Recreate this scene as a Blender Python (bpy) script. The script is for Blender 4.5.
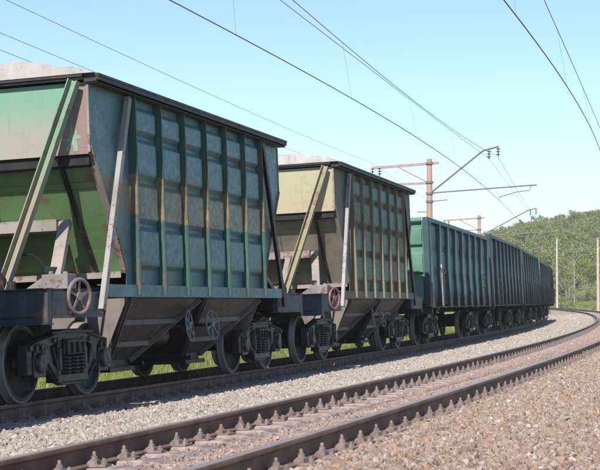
import bpy, bmesh, math, random
import numpy as np
from mathutils import Matrix, Vector, Euler
random.seed(7); np.random.seed(7)
R = math.radians
sc = bpy.context.scene
C = sc.collection
for o in list(bpy.data.objects): bpy.data.objects.remove(o)

# ------------------------------------------------------------------ camera
CAMZ = 1.230                                  # camera height above the head of the train's near rail
cam_d = bpy.data.cameras.new('camera'); cam = bpy.data.objects.new('camera', cam_d); C.objects.link(cam)
cam_d.sensor_width = 36; cam_d.lens = 1476.7 / 600 * 36; cam_d.clip_start = .1; cam_d.clip_end = 8000
cam.matrix_world = Matrix.Translation((0, 0, CAMZ)) @ Matrix.Rotation(R(90) + .0446, 4, 'X') @ Matrix.Rotation(.0015, 4, 'Z')
sc.camera = cam
# ------------------------------------------------------------------ sky, sun, exposure
SUN_EL, SUN_AZ = R(43), R(14.8)               # light travels towards azimuth 14.3 deg right of +Y
w = bpy.data.worlds.new('World'); sc.world = w; w.use_nodes = True
wn = w.node_tree; bg = wn.nodes['Background']
sky = wn.nodes.new('ShaderNodeTexSky'); sky.sky_type = 'NISHITA'; sky.sun_disc = False
sky.sun_elevation = SUN_EL; sky.sun_rotation = R(180) + SUN_AZ
sky.altitude = 1200; sky.air_density = 1.0; sky.dust_density = 0.2; sky.ozone_density = 1.3
tint = wn.nodes.new('ShaderNodeMix'); tint.data_type = 'RGBA'; tint.blend_type = 'MULTIPLY'; tint.inputs[0].default_value = 1
tint.inputs[7].default_value = (.955, 1.04, 1.02, 1)      # the camera's cooler white balance, the same over the whole sky
wn.links.new(sky.outputs[0], tint.inputs[6]); wn.links.new(tint.outputs[2], bg.inputs[0]); bg.inputs[1].default_value = 0.126
sun_d = bpy.data.lights.new('sun', 'SUN'); sun = bpy.data.objects.new('sun', sun_d); C.objects.link(sun)
sun_d.energy = 5.0; sun_d.angle = R(.53); sun_d.color = (1, .95, .87)
sun.rotation_euler = Vector((math.sin(SUN_AZ)*math.cos(SUN_EL), math.cos(SUN_AZ)*math.cos(SUN_EL), -math.sin(SUN_EL))).to_track_quat('-Z', 'Y').to_euler()
sun.location = (-5, -20, 30)
sc.view_settings.view_transform = 'Standard'; sc.view_settings.look = 'None'
sc.view_settings.exposure = 0.5; sc.view_settings.gamma = 1
sc.view_settings.use_curve_mapping = False
sc.render.engine = 'CYCLES'
sc.cycles.max_bounces = 5; sc.cycles.diffuse_bounces = 3; sc.cycles.glossy_bounces = 2; sc.cycles.volume_bounces = 0
sc.cycles.transparent_max_bounces = 4; sc.cycles.caustics_reflective = False; sc.cycles.caustics_refractive = False

# ------------------------------------------------------------------ helpers: properties, meshes
def tag(o, label=None, cat=None, group=None, kind=None):
    if label: o['label'] = label
    if cat: o['category'] = cat
    if group: o['group'] = group
    if kind: o['kind'] = kind
    return o
def link(name, me, parent=None, loc=None, rot=None):
    o = bpy.data.objects.new(name, me); C.objects.link(o)
    if parent is not None: o.parent = parent
    if loc is not None: o.location = loc
    if rot is not None: o.rotation_euler = rot
    return o
def empty(name, mat=None, parent=None, loc=None):
    o = bpy.data.objects.new(name, None); C.objects.link(o); o.empty_display_size = .3
    if parent is not None: o.parent = parent
    if mat is not None: o.matrix_basis = mat
    if loc is not None: o.location = loc
    return o
class MB:
    def __init__(s): s.v = []; s.f = []
    def add(s, vs, fs):
        b = len(s.v); s.v += [tuple(p) for p in vs]; s.f += [tuple(i + b for i in q) for q in fs]; return s
    def box(s, x0, x1, y0, y1, z0, z1, M=None):
        vs = [(x, y, z) for x in (x0, x1) for y in (y0, y1) for z in (z0, z1)]
        if M is not None: vs = [M @ Vector(p) for p in vs]
        return s.add(vs, [(0,1,3,2),(4,6,7,5),(0,4,5,1),(2,3,7,6),(0,2,6,4),(1,5,7,3)])
    def beam(s, a, b, w_, h_, up=(0,0,1), off=(0,0)):
        a = Vector(a); b = Vector(b); d = (b - a); L = d.length; d.normalize()
        up = Vector(up); x = d.cross(up).normalized(); z = x.cross(d)
        M = Matrix(((x.x, d.x, z.x, a.x), (x.y, d.y, z.y, a.y), (x.z, d.z, z.z, a.z), (0,0,0,1)))
        return s.box(-w_/2+off[0], w_/2+off[0], 0, L, -h_/2+off[1], h_/2+off[1], M)
    def channel(s, a, b, w_, h_, t=.012, up=(0,0,1), k=-1):
        # C profile: web of width w_ facing 'up', two flanges of depth h_ behind it
        s.beam(a, b, w_, t, up); 
        s.beam(a, b, t, h_, up, (-w_/2+t/2, k*(h_/2+t/2))); s.beam(a, b, t, h_, up, (w_/2-t/2, k*(h_/2+t/2))); return s
    def tube(s, pts, r, n=8, caps=True):
        pts = [Vector(p) for p in pts]; rings = []
        t0 = (pts[1]-pts[0]).normalized(); x = t0.orthogonal().normalized()
        for i, p in enumerate(pts):
            t = (pts[min(i+1, len(pts)-1)] - pts[max(i-1, 0)]).normalized()
            x = (x - t * x.dot(t)).normalized(); y = t.cross(x)
            rr = r[i] if isinstance(r, (list, tuple)) else r
            rings.append([p + rr*(x*math.cos(2*math.pi*k/n) + y*math.sin(2*math.pi*k/n)) for k in range(n)])
        vs = [q for g in rings for q in g]; fs = []
        for i in range(len(rings)-1):
            for k in range(n): fs.append((i*n+k, i*n+(k+1)%n, (i+1)*n+(k+1)%n, (i+1)*n+k))
        if caps: fs += [tuple(range(n-1, -1, -1)), tuple(range((len(rings)-1)*n, len(rings)*n))]
        return s.add(vs, fs)
    def lathe(s, prof, n=32, axis='X', c=(0,0,0), closed=True):
        vs = []; fs = []; m = len(prof)
        for k in range(n):
            a = 2*math.pi*k/n
            for (h, r) in prof:
                p = {'X': (h, r*math.cos(a), r*math.sin(a)), 'Y': (r*math.cos(a), h, r*math.sin(a)), 'Z': (r*math.cos(a), r*math.sin(a), h)}[axis]
                vs.append((p[0]+c[0], p[1]+c[1], p[2]+c[2]))
        for k in range(n):
            for i in range(m if closed else m-1):
                j = (i+1) % m; fs.append((k*m+i, ((k+1)%n)*m+i, ((k+1)%n)*m+j, k*m+j))
        return s.add(vs, fs)
    def prism(s, poly, x0, x1, axis='X'):
        n = len(poly)
        P = lambda h, p: {'X': (h, p[0], p[1]), 'Y': (p[0], h, p[1]), 'Z': (p[0], p[1], h)}[axis]
        vs = [P(x0, p) for p in poly] + [P(x1, p) for p in poly]
        fs = [tuple(range(n)), tuple(range(2*n-1, n-1, -1))] + [(i, (i+1)%n, n+(i+1)%n, n+i) for i in range(n)]
        return s.add(vs, fs)
    def torus(s, c, R_, r, n=28, m=8, axis='X'):
        prof = [(r*math.cos(2*math.pi*k/m), R_ + r*math.sin(2*math.pi*k/m)) for k in range(m)]
        return s.lathe(prof, n, axis, c)
    def mesh(s, name, mat, bevel=0, smooth=True, recalc=True, ang=35):
        me = bpy.data.meshes.new(name); me.from_pydata(s.v, [], s.f)
        if recalc or bevel:
            bm = bmesh.new(); bm.from_mesh(me)
            if recalc: bmesh.ops.recalc_face_normals(bm, faces=bm.faces)
            if bevel:
                es = [e for e in bm.edges if len(e.link_faces) == 2 and e.calc_face_angle(0) > .6]
                bmesh.ops.bevel(bm, geom=es, offset=bevel, segments=1, affect='EDGES', clamp_overlap=True)
            bm.to_mesh(me); bm.free()
        if smooth:
            me.shade_smooth(); me.set_sharp_from_angle(angle=R(ang))
        if mat is not None: me.materials.append(mat)
        return me
    def build(s, name, mat, parent=None, **k):
        return link(name, s.mesh(name, mat, **k), parent)
CACHE = {}
def cached(key, mat, fn, **k):
    key = (key, mat.name)
    if key not in CACHE:
        mb = MB(); fn(mb); CACHE[key] = mb.mesh(key[0], mat, **k)
    return CACHE[key]
def part(name, mat, parent, fn, key=None, loc=None, rot=None, **k):
    return link(name, cached(key or name, mat, fn, **k), parent, loc, rot)

# ------------------------------------------------------------------ materials
class NT:
    def __init__(s, name):
        s.m = bpy.data.materials.new(name); s.m.use_nodes = True; s.t = s.m.node_tree
        s.b = s.t.nodes['Principled BSDF']; s.co = s.t.nodes.new('ShaderNodeTexCoord'); s.ov = None
    def vec(s):
        if s.ov is None:
            oi = s.n('ShaderNodeObjectInfo'); q = s.n('ShaderNodeVectorMath', operation='MULTIPLY_ADD'); q.inputs[1].default_value = (.37, .61, .83)
            s.l(oi.outputs['Location'], q.inputs[0]); s.l(s.co.outputs['Object'], q.inputs[2]); s.ov = q.outputs[0]
        return s.ov
    def n(s, kind, **k):
        q = s.t.nodes.new(kind)
        for a, b in k.items(): setattr(q, a, b)
        return q
    def l(s, a, b): s.t.links.new(a, b)
    def mp(s, scale=(1,1,1), src='Object', loc=(0,0,0)):
        q = s.n('ShaderNodeMapping'); q.inputs['Scale'].default_value = scale; q.inputs['Location'].default_value = loc
        s.l(s.vec(), q.inputs[0]); return q.outputs[0]
    def noise(s, scale, detail=4, vec=None, rough=.6):
        q = s.n('ShaderNodeTexNoise'); q.inputs['Scale'].default_value = scale; q.inputs['Detail'].default_value = detail; q.inputs['Roughness'].default_value = rough
        s.l(vec if vec is not None else s.vec(), q.inputs['Vector']); return q.outputs[0]
    def vor(s, scale, vec=None, feature='F1', out='Distance'):
        q = s.n('ShaderNodeTexVoronoi'); q.inputs['Scale'].default_value = scale; q.feature = feature
        s.l(vec if vec is not None else s.vec(), q.inputs['Vector']); return q.outputs[out]
    def step(s, val, a, b, lo=0, hi=1):
        q = s.n('ShaderNodeMapRange'); q.interpolation_type = 'SMOOTHSTEP'
        s.l(val, q.inputs[0]); q.inputs[1].default_value = a; q.inputs[2].default_value = b; q.inputs[3].default_value = lo; q.inputs[4].default_value = hi
        return q.outputs[0]
    def math(s, op, a, b=None):
        q = s.n('ShaderNodeMath', operation=op)
        for i, x in enumerate((a, b)):
            if x is None: continue
            if isinstance(x, (int, float)): q.inputs[i].default_value = x
            else: s.l(x, q.inputs[i])
        return q.outputs[0]
    def mix(s, f, a, b, mode='MIX'):
        q = s.n('ShaderNodeMix', data_type='RGBA', blend_type=mode)
        for i, x in ((0, f), (6, a), (7, b)):
            if isinstance(x, (int, float)): q.inputs[i].default_value = x
            elif isinstance(x, tuple): q.inputs[i].default_value = (*x, 1)
            else: s.l(x, q.inputs[i])
        return q.outputs[2]
    def ramp(s, val, stops):
        q = s.n('ShaderNodeValToRGB'); e = q.color_ramp.elements
        while len(e) < len(stops): e.new(.5)
        for el, (p, c) in zip(e, stops): el.position = p; el.color = (*c, 1)
        s.l(val, q.inputs[0]); return q.outputs[0]
    def xyz(s):
        q = s.n('ShaderNodeSeparateXYZ'); s.l(s.co.outputs['Object'], q.inputs[0]); return q.outputs
    def out(s, col, rough=.7, metal=0, bump=None, bs=.3, bd=.01, spec=.3):
        if isinstance(col, tuple): s.b.inputs['Base Color'].default_value = (*col, 1)
        else: s.l(col, s.b.inputs['Base Color'])
        if isinstance(rough, (int, float)): s.b.inputs['Roughness'].default_value = rough
        else: s.l(rough, s.b.inputs['Roughness'])
        s.b.inputs['Metallic'].default_value = metal; s.b.inputs['Specular IOR Level'].default_value = spec
        if bump is not None:
            q = s.n('ShaderNodeBump'); q.inputs['Strength'].default_value = bs; q.inputs['Distance'].default_value = bd
            s.l(bump, q.inputs['Height']); s.l(q.outputs[0], s.b.inputs['Normal'])
        return s.m
RUST = (.105, .055, .038); DUST = (.30, .26, .23)
def paint(name, base, base2=None, rust=.35, dust=.3, rough=.62, streak=.5, zband=None, extra=None, rustc=RUST, dustc=DUST, spec=.3):
    """weathered wagon paint: faded patches, rust spots, run-down streaks, settled dust"""
    t = NT(name); base2 = base2 or tuple(c*.75 for c in base)
    c = t.mix(t.step(t.noise(1.1, 5, None, .65), .40, .60), base, base2)
    if zband:
        z0, z1, bc, bc2 = zband
        z = t.math('ADD', t.xyz()[2], t.math('MULTIPLY', t.math('SUBTRACT', t.noise(11, 4, None, .7), .5), .12))
        z = t.math('ADD', z, t.math('MULTIPLY', t.math('SUBTRACT', t.noise(1.7, 2), .5), .22))
        b = t.math('MULTIPLY', t.step(z, z0-.012, z0+.012), t.step(z, z1-.012, z1+.012, 1, 0))
        b = t.math('MULTIPLY', b, t.step(t.noise(8, 6, None, .7), .34, .50, .25, .92))
        c = t.mix(b, c, t.mix(t.step(t.noise(2.2, 4), .4, .6), bc, bc2))
    if extra: c = extra(t, c)
    st = t.noise(1, 6, t.mp((16, 16, .5)), .7)                                             # thin runs
    c = t.mix(t.math('MULTIPLY', t.step(st, .56, .70), streak), c, t.mix(t.step(t.noise(3, 3), .35, .65), rustc, dustc))
    sp = t.math('MULTIPLY', t.noise(6.5, 9, None, .72), t.step(t.noise(.9, 3, t.mp((1, 1, 1), loc=(3, 7, 1))), .3, .7, .75, 1.12))
    c = t.mix(t.math('MULTIPLY', t.step(sp, .555, .575), min(1, rust*2)), c, t.mix(t.noise(25, 3), rustc, tuple(q*1.9 for q in rustc)))   # rust patches
    ch = t.noise(31, 5, t.mp((1, 1, .8), loc=(5, 1, 2)), .65)
    c = t.mix(t.math('MULTIPLY', t.step(ch, .665, .685), min(1, rust*2.2)), c, rustc)       # chips
    c = t.mix(t.math('MULTIPLY', t.step(t.noise(1, 5, t.mp((5, 5, 1.2), loc=(9, 2, 5)), .7), .42, .75), dust), c, dustc)
    ro = t.step(t.noise(14, 5), .3, .7, rough-.05, min(1, rough+.15))
    return t.out(c, ro, 0, t.math('ADD', t.noise(45, 4), t.math('MULTIPLY', t.noise(2.2, 2), .8)), .3, .005, spec)
def plain(name, a, b, scale=6, rough=.8, metal=0, bs=.3, bd=.006, detail=6, spec=.3):
    t = NT(name); n1 = t.noise(scale, detail, None, .7)
    return t.out(t.mix(t.step(n1, .33, .67), a, b), rough, metal, t.noise(scale*5, 4), bs, bd, spec)

M = {}
def endpanel_green(t, c):
    x, y, z = t.xyz()
    wob = t.math('MULTIPLY', t.math('SUBTRACT', t.noise(5, 5), .5), .22)
    zz = t.math('ADD', z, t.math('MULTIPLY', wob, 1.6))
    c = t.mix(t.step(zz, 3.25, 3.80, 1, 0), (.165, .315, .235), (.31, .295, .25))
    m = t.math('SUBTRACT', t.math('ABSOLUTE', x), t.math('MULTIPLY', z, .40))
    m = t.step(t.math('ADD', m, wob), -.28, -.20)
    return t.mix(m, c, t.mix(t.noise(7, 5), (.27, .175, .16), (.21, .165, .155)))
def slope_green(t, c):
    x, y, z = t.xyz()
    m = t.step(t.noise(1.6, 5, t.mp((1.3, 1, .7))), .42, .62)
    c = t.mix(m, (.125, .245, .095), (.19, .20, .13))
    return t.mix(t.math('MULTIPLY', t.step(t.noise(2.4, 4, t.mp((1, 1, 1), loc=(1, 4, 2))), .55, .66), .8), c, (.19, .105, .075))
M['side_teal'] = paint('weathered teal side paint', (.085, .175, .210), (.079, .165, .190), .28, .05, .36, .12, (2.32, 2.80, (.22, .175, .095), (.150, .130, .105)))
M['rib_teal'] = paint('weathered teal rib paint', (.045, .108, .092), (.038, .088, .082), .3, .10, .5, .3, (2.32, 2.86, (.24, .195, .095), (.16, .14, .09)))
M['end_green'] = paint('faded mint end paint', (.3, .42, .36), None, .05, .14, .6, .35, None, endpanel_green)
M['slope_green'] = paint('grass green slope sheet', (.15, .30, .11), None, .10, .12, .6, .2, None, slope_green)
def brace_fade(t, c):
    z = t.math('ADD', t.xyz()[2], t.math('MULTIPLY', t.math('SUBTRACT', t.noise(4, 5), .5), .7))
    return t.mix(t.step(z, 2.3, 3.5), t.mix(t.noise(3, 4), (.30, .26, .20), (.24, .24, .17)), t.mix(t.noise(3, 4), (.20, .30, .215), (.15, .245, .165)))
M['brace_mint'] = paint('pale mint brace paint', (.25, .37, .26), None, .3, .3, .6, .4, None, brace_fade)
M['side_strut'] = paint('weathered grey strut', (.31, .285, .28), (.24, .215, .205), .4, .2, .6, .4)
M['pale_beam'] = paint('dusty pale beam', (.30, .262, .238), (.235, .195, .172), .45, .25, .7, .5)
M['eave'] = paint('dark eave steel', (.032, .030, .040), (.042, .034, .038), .15, .06, .5, .1)
M['roof'] = paint('dust covered pale roof', (.46, .44, .43), (.36, .32, .31), .45, .35, .9, 1.0, None, None, (.30, .20, .17), (.58, .55, .52))
M['under'] = paint('grimy underframe', (.016, .016, .021), (.021, .019, .020), .2, .04, .45, .1)
M['under_grey'] = paint('dusty underframe plates', (.048, .048, .057), (.040, .038, .043), .18, .08, .5, .2)
M['plate_grey'] = paint('dusty grey plate', (.185, .165, .155), (.14, .12, .112), .35, .25, .7, .5)
M['edge_grey'] = paint('grey angle iron', (.135, .13, .14), (.10, .092, .095), .3, .15, .55, .3)
M['valve'] = paint('greasy grey casting', (.25, .235, .235), (.17, .155, .15), .5, .2, .6, .6)
M['lip'] = paint('painted lip shade', (.014, .014, .017), (.018, .016, .018), .03, .03, .6, .04)  # near-black colour stands in for the shade below the end panel
M['patch_mint'] = paint('flaked mint undercoat', (.25, .33, .255), (.215, .28, .22), .15, .25, .6, .1)
M['headstock'] = paint('dark blue grey headstock', (.058, .064, .088), (.044, .048, .062), .3, .14, .5, .25)
M['bogie'] = paint('oily cast bogie', (.022, .022, .029), (.030, .027, .030), .2, .05, .42, .05, spec=.4)
def wheel_rim(t, c):
    x, y, z = t.xyz(); r = t.math('SQRT', t.math('ADD', t.math('MULTIPLY', y, y), t.math('MULTIPLY', z, z)))
    return t.mix(t.math('MULTIPLY', t.step(r, .448, .456), t.step(r, .482, .490, 1, 0)), c, (.24, .22, .21))
M['wheel'] = paint('rusty dark wheel disc', (.028, .025, .027), (.022, .020, .022), .25, .10, .5, .0, None, wheel_rim)
M['handwheel'] = paint('worn pale handwheel', (.19, .155, .158), (.14, .115, .118), .35, .2, .5, .2)
M['handwheel_dark'] = paint('grey side handwheel', (.20, .20, .23), (.15, .15, .17), .25, .2, .55, .1)
M['handwheel_red'] = paint('red and pale handwheel', (.32, .26, .28), (.24, .08, .095), .3, .2, .55, .2)
M['hatch'] = paint('dark hatch steel', (.10, .095, .10), None, .3, .3)
# second hopper
def endpanel_yellow(t, c):
    x, y, z = t.xyz()
    zz = t.math('ADD', z, t.math('MULTIPLY', t.math('SUBTRACT', t.noise(4, 5), .5), .4))
    return t.mix(t.step(zz, 3.15, 3.8), (.40, .335, .225), (.38, .36, .235))
def side_patch(t, c):
    x, y, z = t.xyz()
    m = t.math('MULTIPLY', t.step(y, -2.0, -1.8), t.step(t.math('ADD', y, t.math('MULTIPLY', t.noise(2, 3), .8)), .9, 1.2, 1, 0))
    m = t.math('MULTIPLY', m, t.step(t.noise(1.2, 3, t.mp((1, 1, .6), loc=(2, 1, 8))), .40, .55))
    return t.mix(m, c, (.085, .235, .215))
M['side_brown'] = paint('brown grey side with teal patches', (.125, .118, .095), (.105, .105, .098), .35, .2, .55, .5, None, side_patch)
M['rib_brown'] = paint('brown grey ribs', (.22, .185, .105), (.155, .135, .095), .35, .25, .6, .4)
M['end_yellow'] = paint('faded cream yellow end paint', (.5, .44, .26), None, .06, .12, .6, .18, None, endpanel_yellow)
M['slope_grey'] = paint('grey beige slope sheet', (.27, .25, .20), (.22, .20, .17), .15, .3, .7, .3)
M['brace_yellow'] = paint('faded yellow brace', (.29, .26, .155), (.255, .235, .165), .3, .2, .6, .4)
M['brace_lilac'] = paint('pale grey lilac brace', (.34, .325, .35), (.28, .26, .28), .25, .25, .6, .3)
# gondolas
def coal_foot(t, c):
    z = t.math('ADD', t.xyz()[2], t.math('MULTIPLY', t.noise(1, 4, t.mp((5, 5, .5))), -1.1))
    return t.mix(t.step(z, .70, 1.05, .8, 0), c, (.020, .019, .020))
def gond(name, a, b, **k): return paint(name, a, b, .12, .05, .45, .12, None, coal_foot, **k)
M['g_blue'] = gond('blue green gondola paint', (.034, .080, .100), (.028, .066, .080))
M['g_navy'] = gond('dark navy gondola paint', (.036, .056, .072), (.036, .048, .056))
M['g_slate'] = gond('slate gondola paint', (.032, .062, .070), (.032, .052, .058))
M['g_dark'] = gond('sooty gondola paint', (.028, .042, .048), (.030, .038, .042))
M['g_mint'] = paint('mint green end paint', (.095, .225, .17), (.08, .19, .145), .12, .12, .6, .2)
M['g_brown'] = paint('rusty brown end paint', (.19, .14, .11), (.13, .11, .10), .3, .2, .6, .3)
M['g_pale'] = paint('pale dusty end paint', (.42, .44, .44), (.34, .36, .36), .1, .3, .6, .2)
# track
def rail_mat():
    t = NT('rail steel'); g = t.n('ShaderNodeAttribute', attribute_name='top')
    side = t.mix(t.step(t.noise(3, 6, t.mp((1, 1, 1))), .35, .65), (.120, .072, .060), (.200, .125, .098))
    c = t.mix(g.outputs['Fac'], side, t.mix(t.step(t.noise(2, 5), .35, .65), (.33, .255, .235), (.27, .22, .215)))
    ro = t.step(g.outputs['Fac'], 0, 1, .8, .42)
    m = t.out(c, ro, 0, t.noise(60, 4), .25, .003); t.l(t.math('MULTIPLY', g.outputs['Fac'], .2), t.b.inputs['Metallic']); return m
M['rail'] = rail_mat()
M['sleeper'] = plain('dusty concrete sleeper', (.33, .26, .235), (.22, .165, .15), 5, .9, 0, .5, .01)
M['fasten'] = plain('rusty dusty fastening', (.25, .195, .18), (.15, .11, .10), 14, .8, 0, .3, .004)
M['concrete'] = plain('pinkish concrete mast', (.42, .27, .205), (.35, .235, .185), 2.5, .85)
M['concrete_pale'] = plain('pale concrete pole', (.50, .46, .42), (.40, .36, .33), 2, .85)
M['concrete_tan'] = plain('tan concrete pole', (.50, .38, .31), (.42, .33, .28), 2, .85)
M['galv'] = plain('dull arm steel', (.15, .14, .15), (.20, .17, .16), 5, .6)
M['arm_pink'] = plain('faded red oxide arm', (.38, .27, .26), (.30, .22, .22), 4, .75)
M['insul'] = plain('dark glazed insulator', (.10, .08, .085), (.14, .10, .10), 9, .25, 0, .05)
M['wire'] = plain('dull copper wire', (.19, .18, .19), (.16, .15, .16), 2, .6)
def stone_mat(name, stops):
    t = NT(name); oi = t.n('ShaderNodeObjectInfo')
    c = t.ramp(oi.outputs['Random'], stops)
    c = t.mix(t.step(t.noise(1.6, 4), .35, .7, .05, .45), c, (.30, .22, .18))
    return t.out(c, .9, 0, t.noise(70, 4), .5, .004, .2)
S1 = [(0, (.18, .12, .095)), (.14, (.32, .225, .18)), (.30, (.24, .18, .15)), (.44, (.36, .275, .23)), (.56, (.15, .105, .088)), (.66, (.40, .24, .155)), (.76, (.29, .225, .195)), (.91, (.43, .36, .315)), (.96, (.075, .056, .054)), (1, (.60, .55, .50))]
S2 = [(0, (.26, .225, .195)), (.2, (.40, .355, .31)), (.4, (.31, .285, .262)), (.55, (.46, .41, .36)), (.68, (.20, .175, .16)), (.8, (.38, .285, .22)), (.9, (.54, .50, .46)), (.96, (.11, .10, .10)), (1, (.66, .63, .59))]
S3 = [(0, (.25, .18, .155)), (.3, (.32, .235, .20)), (.6, (.28, .20, .18)), (.85, (.38, .29, .25)), (1, (.46, .38, .33))]
M['stone_warm'] = stone_mat('warm ballast stone', S1); M['stone_pale'] = stone_mat('pale ballast stone', S2); M['stone_dirty'] = stone_mat('dirty ballast stone', S3)
def ballast_mat():
    t = NT('ballast bed'); u = t.n('ShaderNodeAttribute', attribute_name='u').outputs['Fac']
    cell = t.vor(19, None, 'F1', 'Color'); sep = t.n('ShaderNodeSeparateColor'); t.l(cell, sep.inputs[0]); rnd = sep.outputs[0]
    uu = t.math('ADD', u, t.math('MULTIPLY', t.math('SUBTRACT', t.noise(1.4, 4), .5), .8))
    a = t.ramp(rnd, S1); b = t.ramp(rnd, S2); d = t.ramp(rnd, S3)
    mid = t.math('MULTIPLY', t.step(uu, 3.0, 3.5), t.step(uu, 5.3, 5.9, 1, 0))
    c = t.mix(t.step(uu, 4.2, 4.6), b, a); c = t.mix(mid, c, d)
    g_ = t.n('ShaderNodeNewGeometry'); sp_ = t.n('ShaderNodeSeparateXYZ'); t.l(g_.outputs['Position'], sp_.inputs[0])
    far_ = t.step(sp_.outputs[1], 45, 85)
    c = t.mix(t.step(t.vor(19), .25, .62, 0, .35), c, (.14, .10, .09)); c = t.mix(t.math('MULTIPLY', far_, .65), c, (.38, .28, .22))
    c = t.mix(t.step(t.noise(.35, 4), .4, .65, 0, .3), c, (.40, .30, .24))
    return t.out(c, .95, 0, t.vor(19), .8, -.03, .15)
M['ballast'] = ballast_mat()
def ground_mat():
    t = NT('grassy ground'); a = t.noise(.25, 6, None, .7); b = t.noise(3, 6, None, .75)
    c = t.mix(t.step(a, .35, .65), (.18, .21, .055), (.28, .265, .095))
    c = t.mix(t.step(b, .45, .7, 0, .6), c, (.21, .18, .09))
    return t.out(c, .95, 0, t.noise(6, 6), 1.0, .15, .1)
M['ground'] = ground_mat()
def leaf_mat(name, cols, trans=.45):
    t = NT(name); oi = t.n('ShaderNodeObjectInfo'); g = t.n('ShaderNodeNewGeometry')
    v = t.math('FRACT', t.math('ADD', t.math('MULTIPLY', g.outputs['Random Per Island'], .38), t.math('MULTIPLY', oi.outputs['Random'], .8)))
    c = t.ramp(v, cols); t.out(c, .65, 0, None, spec=.25)
    tr = t.n('ShaderNodeBsdfTranslucent'); t.l(t.mix(.5, c, (.30, .36, .05), 'MIX'), tr.inputs[0])
    mx = t.n('ShaderNodeMixShader'); mx.inputs[0].default_value = trans
    t.l(t.b.outputs[0], mx.inputs[1]); t.l(tr.outputs[0], mx.inputs[2]); t.l(mx.outputs[0], t.t.nodes['Material Output'].inputs[0]); return t.m
M['leaf'] = leaf_mat('spring leaves', [(0, (.20, .25, .07)), (.25, (.28, .31, .09)), (.5, (.36, .365, .125)), (.7, (.26, .28, .13)), (.85, (.35, .325, .18)), (1, (.23, .27, .085))])
M['leaf_shrub'] = leaf_mat('shrub leaves', [(0, (.27, .30, .11)), (.4, (.34, .36, .155)), (.7, (.39, .395, .21)), (1, (.25, .28, .12))])
M['twig'] = plain('pale birch bark', (.42, .38, .34), (.25, .21, .19), 3, .85)
M['bark'] = plain('grey brown bark', (.16, .13, .11), (.22, .19, .17), 4, .9)
M['grass'] = leaf_mat('grass blades', [(0, (.22, .26, .06)), (.4, (.30, .33, .09)), (.7, (.38, .37, .15)), (1, (.25, .28, .07))], .4)

# ------------------------------------------------------------------ the line of the track: a left-hand curve with cant
X0, D0, A0, K0, K1 = -3.36136, 17.6575, .289182, .00147755, -7.18866e-6
DS, CANT, GA = 5.22595, .067839, 1.593
Z2 = 1.23007 - .975978                        # head of the near track's right rail
TT = np.linspace(-40, 330, 3701)
TA = A0 - (K0*TT + np.where(TT < 90, .5*K1*np.where(TT > 0, TT, 0)**2, .5*K1*8100 + K1*90*(TT-90)))
dx, dy = np.sin(TA), np.cos(TA)
TX = np.concatenate([[0], np.cumsum((dx[1:]+dx[:-1])*.05)]); TY = np.concatenate([[0], np.cumsum((dy[1:]+dy[:-1])*.05)])
TX += X0 - np.interp(0, TT, TX); TY += D0 - np.interp(0, TT, TY)
def at(s, u=0.):
    a = float(np.interp(s, TT, TA)); x = float(np.interp(s, TT, TX)); y = float(np.interp(s, TT, TY))
    return x + u*math.cos(a), y - u*math.sin(a), a
CA = math.atan2(CANT, GA)
def frame_track(s, u, z, canted=True):
    """matrix: X to the right of the track, Y along it, Z up, at rail level"""
    x, y, a = at(s, u); r = Vector((math.cos(a), -math.sin(a), 0)); f = Vector((math.sin(a), math.cos(a), 0)); k = Vector((0, 0, 1))
    if canted: r, k = r*math.cos(CA) + k*math.sin(CA), k*math.cos(CA) - r*math.sin(CA)
    return Matrix(((r.x, f.x, k.x, x), (r.y, f.y, k.y, y), (r.z, f.z, k.z, z), (0, 0, 0, 1)))
def frame_car(sm, half):
    xa, ya, _ = at(sm-half, -GA/2); xb, yb, _ = at(sm+half, -GA/2)
    f = Vector((xb-xa, yb-ya, 0)).normalized(); r = Vector((f.y, -f.x, 0)); k = Vector((0, 0, 1))
    r, k = r*math.cos(CA) + k*math.sin(CA), k*math.cos(CA) - r*math.sin(CA)
    return Matrix(((r.x, f.x, k.x, (xa+xb)/2), (r.y, f.y, k.y, (ya+yb)/2), (r.z, f.z, k.z, -CANT/2), (0, 0, 0, 1)))
def nearest(P):
    """(s, u) of ground points, numpy (n,2)"""
    S = np.empty(len(P)); U = np.empty(len(P)); idx = np.arange(0, len(TT), 5)
    for i in range(0, len(P), 4000):
        q = P[i:i+4000]; d = (q[:, None, 0]-TX[idx])**2 + (q[:, None, 1]-TY[idx])**2; j = idx[np.argmin(d, 1)]
        a = TA[j]; ddx = q[:, 0]-TX[j]; ddy = q[:, 1]-TY[j]
        S[i:i+4000] = TT[j] + ddx*np.sin(a) + ddy*np.cos(a); U[i:i+4000] = ddx*np.cos(a) - ddy*np.sin(a)
    return S, U

# ------------------------------------------------------------------ ground
BU = [-4.9, -4.2, -3.2, -2.75, -2.2, -1.593, 0, .5, 1.2, 2.0, 2.7, 3.2, 3.633, 4.43, 5.226, 5.75, 6.4, 7.2, 8.0, 9.2, 10.4, 11.6]
BZ = [-1.5, -.95, -.42, -.29, -.27, -.30, -.245, -.205, -.20, -.17, -.10, -.045, -.025, -.005, .050, .082, .065, .0, -.10, -.45, -.95, -1.6]
def bedz(u): return np.interp(u, BU, BZ)
def ss(x, a, b):
    t = np.clip((x-a)/(b-a), 0, 1); return t*t*(3-2*t)
def hill(X, Y):
    ang = X/np.maximum(Y, 1); amp = np.interp(ang, [-.6, 0, .10, .13, .155, .18, .203, .3, .7], [2, 5, 11.5, 13.6, 17.0, 18.8, 21.6, 24, 10])
    return amp*ss(np.hypot(X*.8, Y), 265, 520) + 1.2*np.sin(X*.021+1)*ss(Y, 280, 400)*np.sin(Y*.017)
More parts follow.
